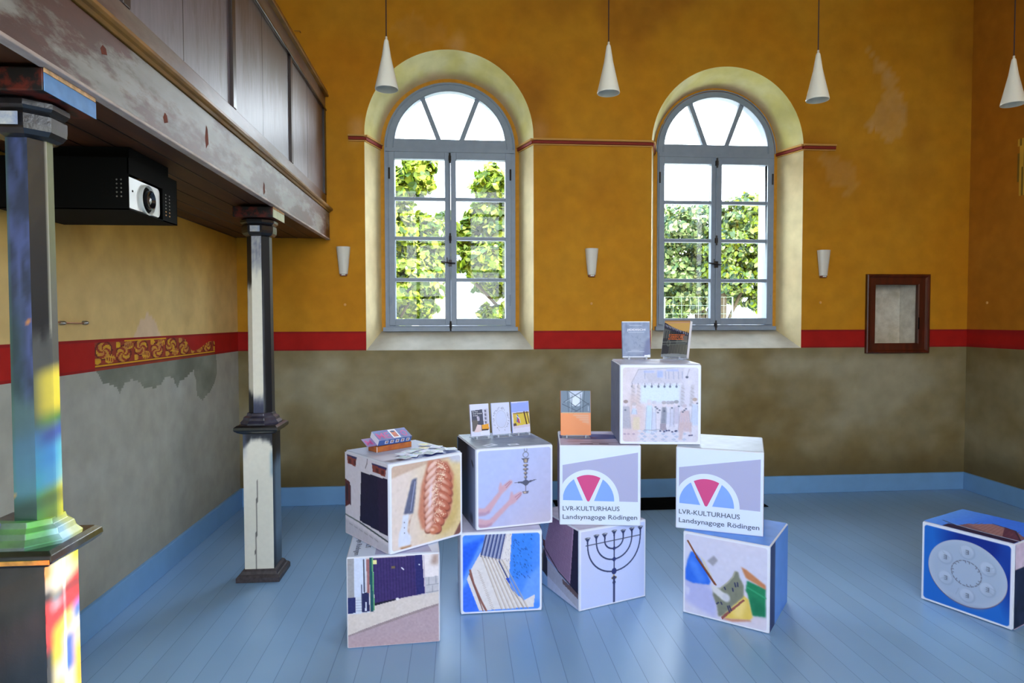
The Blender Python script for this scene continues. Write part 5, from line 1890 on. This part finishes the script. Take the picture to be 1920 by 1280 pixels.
def Pt2(w, h):
    return lambda u, v: (w * u, -.0011, h * (1 - v))


def stand(x, y, z, th, w, tilt, h, label, group='clear acrylic book stands'):
    root = tag(empty('book_stand', (x, y, z), th), label, 'stand', group)
    c, s_ = math.cos(tilt), math.sin(tilt)
    mb = MB()
    mb.box(.006, w - .006, -.030, .055, 0.0, .0025, ACRYLIC); mb.build('base_plate', root)
    M = Matrix.Translation((0, .028, .003)) @ Matrix.Rotation(-tilt, 4, 'X')
    mb = MB(); mb.box(.012, w - .012, 0, .0025, 0, h * .62, ACRYLIC, M); mb.build('back_plate', root)
    for q in (.16, .78):
        mb = MB(); mb.box(w * q, w * q + .009, -.028, .026, .0025, .011, ACRYLIC); mb.box(w * q, w * q + .009, -.030, -.027, .0025, .020, ACRYLIC); mb.build('foot', root)
    return root


WINK = mat('white_ink', (232, 232, 240), rough=.5)
OINK = mat('orange_ink', (240, 120, 40), rough=.5)
GINK = mat('grey_ink', (150, 156, 176), rough=.5)


def art_b1():
    c = Cv((210, 214, 240), 60, 90)
    c.poly([(.05, .20), (.66, .17), (.70, .80), (.08, .84)], (74, 76, 98)); c.poly([(.07, .5), (.4, .5), (.36, .84), (.08, .84)], (104, 98, 96), .9, .02)
    c.poly([(.34, .38), (.46, .38), (.48, .52), (.36, .53)], (196, 190, 214)); c.line([(.41, .38), (.42, .52)], .008, (110, 104, 120))
    c.poly([(.70, .17), (.96, .16), (.97, .66), (.72, .66)], (190, 190, 214))
    for k in range(4):
        c.poly([(.76, .19 + k * .12), (.86, .19 + k * .12), (.86, .27 + k * .12), (.77, .27 + k * .12)], (110, 110, 136))
    c.poly([(.58, .66), (.96, .63), (.97, .80), (.6, .82)], (228, 160, 50)); c.poly([(.55, .80), (.95, .80), (.9, .84), (.5, .84)], (60, 40, 40))
    c.poly([(.2, .82), (.35, .64), (.55, .66), (.56, .86), (.15, .88)], (222, 200, 208)); c.poly([(.50, .86), (.98, .84), (.98, .97), (.5, .97)], (222, 226, 246))
    return c


def art_b2():
    c = Cv((206, 212, 244), 70, 100)
    c.ring(.50, .52, .30, .27, .012, (170, 176, 206)); c.ell(.50, .52, .28, .25, (198, 206, 240))
    for k in range(60):
        a = RNG.random() * 6.28; r = 1.25 + .3 * RNG.random()
        x, y = .5 + .30 * r * math.cos(a), .52 + .25 * r * math.sin(a)
        if .05 < x < .95 and .14 < y < .9:
            c.ell(x, y, .018, .010, (110, 116, 146), .9, a)
    return c


def art_b3():
    c = Cv((214, 214, 240), 60, 90)
    c.poly([(0, 0.04), (1, 0.02), (1, .32), (0, .34)], (150, 168, 238))
    c.poly([(.06, .36), (.98, .34), (.99, .74), (.08, .78)], (216, 190, 72))
    c.poly([(.06, .36), (.98, .34), (.98, .38), (.06, .40)], (90, 70, 60), .6)
    c.line([(.70, .35), (.82, .74)], .03, (70, 30, 30)); c.line([(.86, .35), (.96, .70)], .018, (60, 30, 40)); c.line([(.1, .40), (.22, .62)], .02, (200, 160, 110))
    c.poly([(.28, .42), (.34, .42), (.45, .68), (.26, .66)], (90, 100, 176)); c.poly([(.33, .56), (.40, .54), (.44, .70), (.34, .70)], (196, 70, 80)); c.line([(.26, .45), (.42, .55), (.46, .68)], .012, (226, 226, 240))
    c.poly([(.05, .70), (.2, .68), (.25, .76), (.06, .80)], (90, 70, 70)); c.poly([(.06, .78), (.99, .74), (.99, .82), (.06, .86)], (206, 196, 220))
    return c


def art_orange():
    c = Cv((238, 150, 96), 80, 110)
    c.poly([(0, 0), (1, 0), (1, .5), (0, .5)], (112, 130, 150))
    c.poly([(.28, 0), (.74, 0), (.66, .34), (.36, .34)], (206, 216, 238), .9, .02); c.poly([(.35, .10), (.66, .10), (.6, .34), (.4, .34)], (226, 236, 250), .9, .02)
    g = (70, 84, 104)
    for p in (((.10, .26), (.74, 0)), ((.26, 0), (.96, .32)), ((.22, 0), (.26, .5)), ((.80, 0), (.74, .5)), ((.05, .30), (.55, .46)), ((.95, .28), (.42, .5)), ((.3, .26), (.5, .36)), ((.7, .24), (.48, .36)), ((.38, .1), (.36, .48)), ((.66, .08), (.66, .48))):
        c.line(list(p), .007, g)
    for p in (((.3, .04), (.34, .45)), ((.72, .04), (.68, .44)), ((.16, .25), (.45, .14))):
        c.line(list(p), .004, (180, 196, 214))
    c.poly([(.05, .485), (.95, .485), (.95, .505), (.05, .505)], (196, 176, 150)); c.line([(.92, .36), (.92, .45)], .01, (190, 200, 220))
    c.poly([(.4, .53), (.96, .53), (.96, .78), (.76, .70)], (232, 164, 130), .8, .03)
    for k in range(4):
        c.line([(.42 + k * .1, .555 + k * .05), (.92, .555 + k * .05)], .008, (226, 180, 150), .8)
    return c


def art_silver():
    c = Cv((132, 146, 176), 80, 110)
    c.noise(7, 14)
    c.ell(.5, .55, .36, .34, (146, 158, 186), .8, 0, .3); c.poly([(.84, .55), (1, .45), (1, 1), (.7, 1)], (112, 120, 160), .8, .03)
    for k in range(26):
        x, y = .3 + .4 * RNG.random(), .36 + .4 * RNG.random()
        c.line([(x, y), (x + RNG.normal(0, .05), y + RNG.normal(0, .04))], .005, (110, 126, 154), .6)
    c.poly([(0, 0), (1, 0), (1, .025), (0, .025)], (226, 232, 248)); c.poly([(0, .965), (1, .965), (1, 1), (0, 1)], (226, 232, 248)); c.poly([(.78, .93), (1, .925), (1, 1), (.78, 1)], (226, 232, 248))
    for y, a, b in ((.11, .26, .7), (.30, .22, .78), (.80, .32, .6), (.835, .2, .78)):
        c.line([(a, y), (b, y)], .006, (190, 200, 222), .8)
    return c


def art_dark():
    c = Cv((62, 62, 66), 90, 120)
    c.poly([(0, 0), (1, 0), (1, .34), (.6, .27), (.3, .18), (0, .05)], (206, 164, 96))
    c.line([(.15, .07), (.98, .05)], .008, (190, 140, 130)); c.poly([(0, 0), (1, 0), (1, .03), (0, .03)], (150, 110, 80))
    c.poly([(0, .05), (.3, .17), (.62, .26), (1, .34), (1, .44), (.6, .36), (.3, .28), (0, .20)], (52, 52, 72))
    for k in range(14):
        x = .05 + k * .066; y = .13 + x * .26
        c.line([(x, y - .018), (x + .028, y - .012)], .006, (196, 196, 206)); c.line([(x + .028, y - .012), (x + .024, y + .025)], .006, (186, 186, 200))
        if k % 2:
            c.line([(x + .004, y + .0), (x + .004, y + .022)], .005, (180, 180, 196))
    c.poly([(0, .22), (.28, .28), (.22, .5), (0, .5)], (110, 112, 108), .7)
    for k in range(11):
        c.line([(.1 + k * .09, .30), (.09 + k * .09, .5)], .012, (36, 38, 44), .8)
    for k in range(13):
        c.line([(.30 + k * .055, .66), (.30 + k * .055, .93)], .008, (130 + 5 * k, 128 + 5 * k, 110 + 4 * k), .8)
        c.line([(.55 + k * .04, .52), (.55 + k * .04, .64)], .005, (140, 150, 146), .8)
    c.poly([(.7, .40), (.96, .42), (.96, .6), (.75, .56)], (128, 118, 112), .8)
    c.line([(0, .60), (.95, .57)], .005, (150, 160, 150)); c.line([(.0, .67), (.9, .63)], .004, (130, 140, 130)); c.ring(.24, .62, .06, .08, .005, (150, 160, 150))
    c.poly([(0, .93), (.5, .90), (1, .92), (1, 1), (0, 1)], (140, 146, 150))
    return c


zt = 2 * S + .0016
GB = 'paperbacks on clear stands on the lilac cube'
for (x, y, art, sp, lb, tx) in (
        (.071, 3.752, art_b1(), (206, 200, 226), 'small paperback with a dark cover photo, left of three on the lilac cube', (('Zu Tisch', .10, .25, .30, .035, WINK), ('mit der Gemeinde', .12, .31, .5, .035, WINK), ('im Land', .14, .37, .24, .035, WINK))),
        (.199, 3.800, art_b2(), (200, 206, 236), 'small pale paperback with an ornamental wreath, middle of three on the lilac cube', ()),
        (.322, 3.845, art_b3(), (150, 168, 230), 'small paperback with a blue and yellow cover, right of three on the lilac cube', ())):
    book('paperback_book', x, y, zt + .013, .36, .118, .188, .012, .14, art, sp, lb, GB, tx)
    stand(x, y - .003, zt, .36, .118, .14, .188, 'clear acrylic stand under the ' + {.071: 'left', .199: 'middle', .322: 'right'}[x] + ' paperback on the lilac cube')
book('hardback_book', .600, 3.755, zt + .013, -.10, .178, .262, .022, .12, art_orange(), (226, 110, 30), 'orange and grey hardback book standing on the left logo cube')
stand(.600, 3.753, zt, -.10, .178, .12, .262, 'clear acrylic stand under the orange book')
zt3 = 3 * S + .0016
book('hardback_book', 1.000, 3.865, zt3 + .013, -.03, .172, .222, .016, .10, art_silver(), (100, 110, 140), 'silver grey book standing at the left on the topmost cube', None,
     (('JIDDISCH', .17, .255, .66, .055, WINK),))
stand(1.000, 3.863, zt3, -.03, .172, .10, .222, 'clear acrylic stand under the silver grey book')
book('hardback_book', 1.262, 3.935, zt3 + .013, -.80, .172, .232, .030, .22, art_dark(), (220, 220, 232), 'dark book with orange title, tilted at the right on the topmost cube', None,
     (('JÜDISCHES', .22, .415, .62, .038, OINK), ('LEBEN IM', .26, .47, .52, .038, OINK), ('RHEINLAND', .22, .525, .60, .038, OINK)), True)
stand(1.262, 3.931, zt3, -.80, .172, .22, .232, 'clear acrylic stand under the dark tilted book')
# loose leaflets on the lilac cube
for k, (lx, ly, a, w_, h_, lb) in enumerate(((.10, .065, .5, .075, .05, 'loose white leaflet lying in front of the left paperback'), (.23, .045, .1, .06, .035, 'small white card lying in front of the middle paperback'))):
    c_, s_ = math.cos(.224), math.sin(.224)
    mb = MB(); mb.box(-w_ / 2, w_ / 2, -h_ / 2, h_ / 2, 0, .0012, mat('leaflet_paper', (206, 214, 236), rough=.5)); mb.box(-w_ * .3, w_ * .25, -h_ * .25, h_ * .2, .0012, .0014, mat('leaflet_print', (140, 156, 176), rough=.5))
    o = mb.build('leaflet'); o.location = (.086 + lx * c_ - ly * s_, 3.466 + lx * s_ + ly * c_, zt); o.rotation_euler = (0, 0, .224 + a)
    tag(o, lb, 'leaflet')

# ------------------------------------------------------------------ memory game on the bread cube
tr_ = tag(empty('game_box', (-.433, 3.409, zt), .70), 'open orange-brown cardboard game tray on the bread cube', 'box')
OC = mat('orange_card_box', (186, 110, 44), rough=.6, col2=(160, 84, 50), nscale=20)
L_, W_, H_ = .222, .082, .030
mb = MB()
mb.box(0, L_, 0, W_, 0, .002, OC); mb.box(0, L_, 0, .002, 0, H_, OC); mb.box(0, L_, W_ - .002, W_, 0, H_, OC); mb.box(0, .002, 0, W_, 0, H_, OC); mb.box(L_ - .002, L_, 0, W_, 0, H_, OC)
mb.build('tray', tr_)
mb = MB(); mb.box(-.0005, .0015, -.0008, .0008, 0, H_, WINK); mb.build('corner_tape', tr_)
ld = tag(empty('printed_carton', (-.430, 3.418, zt + H_ + .003), .66), 'blue and pink printed game box lid with large letters leaning on the orange game tray', 'carton')  # lid of the memory game box, tilted on its tray
ld.rotation_euler = (math.radians(26), 0, .66)
lm = Cv((110, 120, 176), 80, 40); lm.noise(10, 8, False)
lm.poly([(.46, .05), (.68, .05), (.68, .95), (.46, .95)], (232, 232, 244)); lm.poly([(.49, .16), (.65, .16), (.65, .84), (.49, .84)], (190, 110, 96)); lm.ell(.57, .4, .05, .2, (214, 120, 90)); lm.ell(.57, .25, .06, .1, (70, 80, 120))
mb = MB(); LH = .034
mb.box(0, .205, 0, .085, 0, LH, mat('lid_board', (226, 228, 244), rough=.5)); mb.build('lid_body', ld)
print_mesh('lid_picture', lm, lambda u, v: (.205 * u, .085 * (1 - v), LH + .0006), ld)
lf = Cv((70, 96, 160), 80, 16)
for k in range(5):
    lf.poly([(.2 + k * .16, .2), (.3 + k * .16, .2), (.3 + k * .16, .8), (.2 + k * .16, .8)], (206, 212, 230)); lf.ell(.25 + k * .16, .5, .03, .2, (150, 110, 110))
print_mesh('lid_side_picture', lf, lambda u, v: (.205 * u, -.0006, LH * (1 - v)), ld)
PINK = mat('pink_ink', (196, 84, 150), rough=.5)
Pl = lambda u, v: (.205 * u, .085 * (1 - v), LH + .0011)
lettering('ME', .04, .86, .36, .62, Pl, ld, PINK); lettering('O', .76, .86, .17, .62, Pl, ld, PINK)
mb = MB(); mb.box(-.060, .0, .004, .075, .0, .0018, mat('flap_print', (140, 120, 170), rough=.5)); fo = mb.build('side_flap', ld)
lettering('M', -.25, .80, .18, .5, lambda u, v: (.205 * u, .085 * (1 - v), .0024), fo, PINK)

cc_, ss_ = math.cos(.647), math.sin(.647)
cards = [(.30, .13, 'w'), (.24, .10, 'g'), (.34, .20, 'y'), (.38, .10, 'g'), (.18, .07, 'w'), (.28, .19, 'g'), (.40, .17, 'w'), (.33, .06, 'w'), (.22, .16, 'w'), (.12, .045, 'g'), (.38, .25, 'y'), (.27, .045, 'g'), (.15, .11, 'w'), (.41, .05, 'w')]
cbase = {'w': (206, 214, 236), 'g': (150, 166, 176), 'y': (216, 206, 160)}
names_ = ['top of the heap in its middle', 'left of the heap middle', 'pale yellow, right behind the heap', 'grey, at the right front', 'white, by the front edge at the left', 'grey, behind the middle', 'white, far right of the heap',
          'white, in front by the edge', 'white, next to the lid', 'grey, nearest the left corner', 'pale yellow, farthest back', 'grey, at the front edge', 'white, against the tray', 'white, at the right front corner']
for k, (lx, ly, kind_) in enumerate(cards):
    mb = MB()
    q = .031
    mb.box(-q, q, -q, q, 0, .0012, mat('card_white', (222, 226, 242), rough=.45))
    o = mb.build('memory_card')
    o.location = (-.344 + lx * cc_ - ly * ss_, 3.137 + lx * ss_ + ly * cc_, zt + .0008 * k)
    o.rotation_euler = (0, 0, RNG.random() * 3)
    tag(o, 'square memory card on the bread cube, ' + names_[k], 'card', 'memory cards spread on the bread cube')
    ca_ = Cv(cbase[kind_], 12); ca_.noise(14, 5, False)
    print_mesh('card_picture', ca_, lambda u, v: (-q * .86 + 1.72 * q * u, q * .86 - 1.72 * q * v, .0015), o)

# ------------------------------------------------------------------ outside the windows
def leafmat(name, tr=0.35):
    m = bpy.data.materials.new(name)
    m.use_nodes = True
    N, L = m.node_tree.nodes, m.node_tree.links
    b = N['Principled BSDF']
    a = N.new('ShaderNodeAttribute'); a.attribute_name = 'Col'
    L.new(a.outputs['Color'], b.inputs['Base Color'])
    b.inputs['Roughness'].default_value = 0.5
    b.inputs['Specular IOR Level'].default_value = 0.25
    t = N.new('ShaderNodeBsdfTranslucent')
    L.new(a.outputs['Color'], t.inputs['Color'])
    x = N.new('ShaderNodeMixShader'); x.inputs[0].default_value = tr
    L.new(b.outputs[0], x.inputs[1]); L.new(t.outputs[0], x.inputs[2])
    L.new(x.outputs[0], N['Material Output'].inputs[0])
    return m


LEAF = leafmat('leaves')


def foliage(name, blobs, n, size, cols, parent, droop=0.3, seed=1):
    rg = np.random.default_rng(seed)
    w = np.array([b[3] * b[4] * b[5] for b in blobs]) ** 0.67
    idx = rg.choice(len(blobs), n, p=w / w.sum())
    B = np.array(blobs)[idx]
    d = rg.normal(size=(n, 3)); d /= np.linalg.norm(d, axis=1)[:, None]
    r = rg.uniform(0.62, 1.0, n) ** 0.6
    # clumps: push the shell in and out
    r *= 0.84 + 0.22 * np.sin(d[:, 0] * 6 + B[:, 0] * 9) * np.cos(d[:, 2] * 7 + B[:, 2] * 5)
    c = B[:, :3] + d * r[:, None] * B[:, 3:6]
    nrm = d + rg.normal(0, .6, (n, 3)); nrm[:, 2] += .3; nrm /= np.linalg.norm(nrm, axis=1)[:, None]
    a = np.cross(nrm, rg.normal(size=(n, 3))); a[:, 2] -= droop; a -= (a * nrm).sum(1)[:, None] * nrm; a /= np.linalg.norm(a, axis=1)[:, None]
    b = np.cross(nrm, a)
    s = size * rg.uniform(.55, 1.25, n)[:, None]
    shape = [(-.5, 0), (-.18, .26), (.12, .30), (.5, 0), (.12, -.30), (-.18, -.26)]
    V = np.stack([c + a * s * p + b * s * q for p, q in shape], 1).reshape(-1, 3)
    me = bpy.data.meshes.new(name)
    k = len(shape)
    me.vertices.add(n * k); me.vertices.foreach_set('co', V.ravel())
    me.loops.add(n * k); me.loops.foreach_set('vertex_index', np.arange(n * k))
    me.polygons.add(n); me.polygons.foreach_set('loop_start', np.arange(n) * k); me.polygons.foreach_set('loop_total', np.full(n, k))
    me.update()
    ca = me.color_attributes.new('Col', 'FLOAT_COLOR', 'CORNER')
    pc = srgb(np.array(cols)[rg.integers(0, len(cols), n)] * rg.uniform(.8, 1.15, (n, 1)))
    ca.data.foreach_set('color', np.hstack([np.repeat(pc, k, 0), np.ones((n * k, 1))]).ravel().astype(np.float32))
    me.materials.append(LEAF)
    o = bpy.data.objects.new(name, me); COL.objects.link(o); o.parent = parent
    return o


BARK = mat('bark', (62, 54, 38), rough=.9, nz=.3, nscale=8, bump=.01)


def tree(name, x, y, label, cat, trunk, blobs, n, size, cols, seed, group=None, droop=.3):
    r0 = tag(empty(name, (x, y, -0.35)), label, cat, group)
    mb = MB()
    for path, rad in trunk:
        mb.tube(path, rad, BARK, 10)
    mb.build('trunk' if cat == 'tree' else 'stems', r0, smooth=True)
    foliage('foliage', blobs, n, size, cols, r0, droop, seed)
    return r0


YG = [(104, 124, 26), (122, 140, 34), (76, 102, 22), (140, 152, 56), (44, 68, 18)]
GG = [(92, 110, 56), (112, 128, 72), (68, 90, 50), (134, 140, 94), (44, 66, 46)]
tree('maple_tree', -1.25, 9.2, 'yellow-green leafy tree outside the left half of the left window', 'tree', [([(0, 0, 0), (.05, 0, 1.6), (.1, .1, 3.0)], .05), ([(.05, 0, 1.6), (.5, .1, 2.6), (.7, .1, 3.3)], .03), ([(.03, 0, 1.3), (.55, 0, 2.2)], .02)],
     [(.2, .2, 3.1, .75, .6, .55), (.55, 0, 2.5, .6, .5, .45), (-.2, .1, 2.3, .6, .5, .6), (.15, -.1, 1.8, .45, .4, .35), (.45, .2, 3.85, .32, .3, .32), (.9, .2, 3.2, .40, .3, .35), (.7, .3, 2.9, .6, .3, .5), (.68, .1, 4.05, .30, .3, .40), (.5, .4, 2.2, .5, .3, .35), (0, .3, 3.75, .5, .4, .55), (-.4, 0, 3.4, .6, .5, .6)], 17000, .13, YG, 3, 'trees outside the left window')
tree('maple_tree', 1.05, 9.6, 'yellow-green leafy tree outside the right half of the left window', 'tree', [([(0, 0, 0), (-.03, 0, 1.6), (-.1, .1, 3.0)], .05), ([(-.05, 0, 1.7), (-.6, .1, 2.3), (-.8, .1, 2.5)], .025)],
     [(-.15, .2, 3.1, .75, .6, .50), (-.6, 0, 2.8, .55, .5, .36), (.2, .1, 2.3, .5, .5, .7), (.05, -.1, 3.8, .45, .4, .40), (-.1, .1, 1.7, .30, .4, .45), (-.5, .3, 3.5, .5, .4, .35), (-.55, .2, 4.0, .34, .3, .36), (-.5, 0, 1.95, .32, .3, .28), (-.95, .3, 3.2, .3, .3, .35), (-.3, .3, 2.55, .6, .4, .3), (.2, 0, 3.4, .6, .5, .6)], 17000, .13, YG, 5, 'trees outside the left window')
tree('walnut_tree', 5.2, 13.6, 'broad grey-green tree outside the left half of the right window', 'tree', [([(0, 0, 0), (.05, 0, 1.6), (0, .1, 3.0)], .11), ([(.05, 0, 1.7), (.6, .1, 2.9)], .06)],
     [(-.1, 0, 3.9, 1.0, .8, .65), (.6, .1, 3.2, .9, .8, .5), (-.5, .1, 2.9, .7, .8, .5), (.4, 0, 2.55, .9, .7, .38), (-.3, 0, 2.4, .6, .5, .45), (-.55, .1, 1.9, .36, .5, .5), (-.8, .2, 3.3, .6, .5, .6), (.2, .2, 3.1, .7, .5, .6), (-.9, .2, 2.6, .5, .5, .5)], 16000, .13, GG, 9, 'trees outside the right window', .8)
tree('walnut_tree', 6.05, 12.9, 'tree with a slim upright trunk outside the right half of the right window', 'tree', [([(-.62, 0, 0), (-.60, 0, 1.6), (-.55, .1, 3.0)], .06), ([(-.60, 0, 1.7), (0, .1, 2.9), (.4, .1, 3.4)], .035)],
     [(.1, 0, 4.1, .8, .8, .55), (-.35, .1, 3.5, .8, .7, .5), (.35, .1, 3.1, .75, .7, .5), (-.4, 0, 2.75, .5, .5, .34), (.35, 0, 2.35, .55, .5, .32), (.9, 0, 4.3, .7, .5, .8), (1.0, 0, 3.0, .6, .5, .9), (-.6, .2, 3.2, .5, .5, .7), (.7, .2, 2.6, .6, .5, .5)], 16000, .13, GG + YG[:2], 12, 'trees outside the right window', .8)
tree('orange_shrub', -1.22, 8.0, 'orange leafed shrub low outside the left window', 'shrub', [([(0, 0, 0), (.02, 0, 1.6)], .02)],
     [(.2, 0, 2.02, .13, .13, .11)], 420, .06, [(200, 110, 60), (210, 130, 80)], 21)

STUCCO = mat('white_stucco', (128, 134, 146), rough=.9, nz=.03, nscale=2)
hs2 = tag(empty('white_house', (0.35, 13.0, -0.35)), 'white rendered house with a shuttered window behind the trees outside the left window', 'house')
mb = MB(); mb.box(-1.15, 2.6, 0, 4, 0, 3.35, STUCCO); mb.build('walls', hs2)
mb = MB(); mb.loft([[(-1.35, -.2, 3.3), (2.8, -.2, 3.3), (2.8, -.2, 3.4), (-1.35, -.2, 3.4)], [(-1.35, 2.0, 4.1), (2.8, 2.0, 4.1), (2.8, 2.0, 4.2), (-1.35, 2.0, 4.2)], [(-1.35, 4.2, 3.3), (2.8, 4.2, 3.3), (2.8, 4.2, 3.4), (-1.35, 4.2, 3.4)]], mat('grey_tile_roof', (150, 150, 156), rough=.8)); mb.build('roof', hs2)
mb = MB(); mb.box(-.98, -.62, -.03, .02, 1.95, 3.0, mat('brown_grey_door', (96, 88, 70), rough=.8)); mb.build('door_leaf', hs2)
mb = MB(); mb.box(.62, .80, -.05, .02, 1.2, 2.6, mat('cream_shutter', (206, 206, 190), rough=.7))
for k in range(16):
    mb.box(.635, .785, -.065, -.05, 1.25 + k * .083, 1.29 + k * .083, mat('shutter_slat', (130, 134, 130), rough=.7))
mb.build('shutter', hs2)
hs3 = tag(empty('garden_wall', (6.2, 19.0, -0.35)), 'long white sunlit garden wall behind the trees outside the right window', 'wall')
mb = MB(); mb.box(-4, 6, 0, .3, 0, 2.75, STUCCO); mb.build('wall_face', hs3)
mb = MB(); mb.box(-4.05, 6.05, -.05, .35, 2.75, 2.83, STUCCO); mb.build('coping', hs3)
ft = tag(empty('wire_fence', (4.55, 11.2, -0.35)), 'thin wire mesh fence outside the lower left of the right window', 'fence')
WIRE = mat('pale_wire', (96, 110, 96), rough=.5, metal=.3)
mb = MB(); mb.tube([(-.9, 0, 0), (-.9, 0, 2.35)], .014, WIRE); mb.tube([(.35, 0, 0), (.35, 0, 2.35)], .014, WIRE); mb.build('posts', ft)
mb = MB()
for k in range(8):
    mb.tube([(-.9, 0, 1.3 + k * .15), (.35, 0, 1.3 + k * .15)], .0025, WIRE, 5)
for k in range(9):
    mb.tube([(-.9 + k * .156, 0, .2), (-.9 + k * .156, 0, 2.35)], .0025, WIRE, 5)
mb.build('wire_mesh', ft)
mb = MB(); mb.box(-30, 40, D + .56, 60, -0.45, -0.35, mat('pale_gravel', (176, 172, 158), rough=1.0, nz=.15, nscale=3)); tag(mb.build('gravel_ground'), kind='structure')
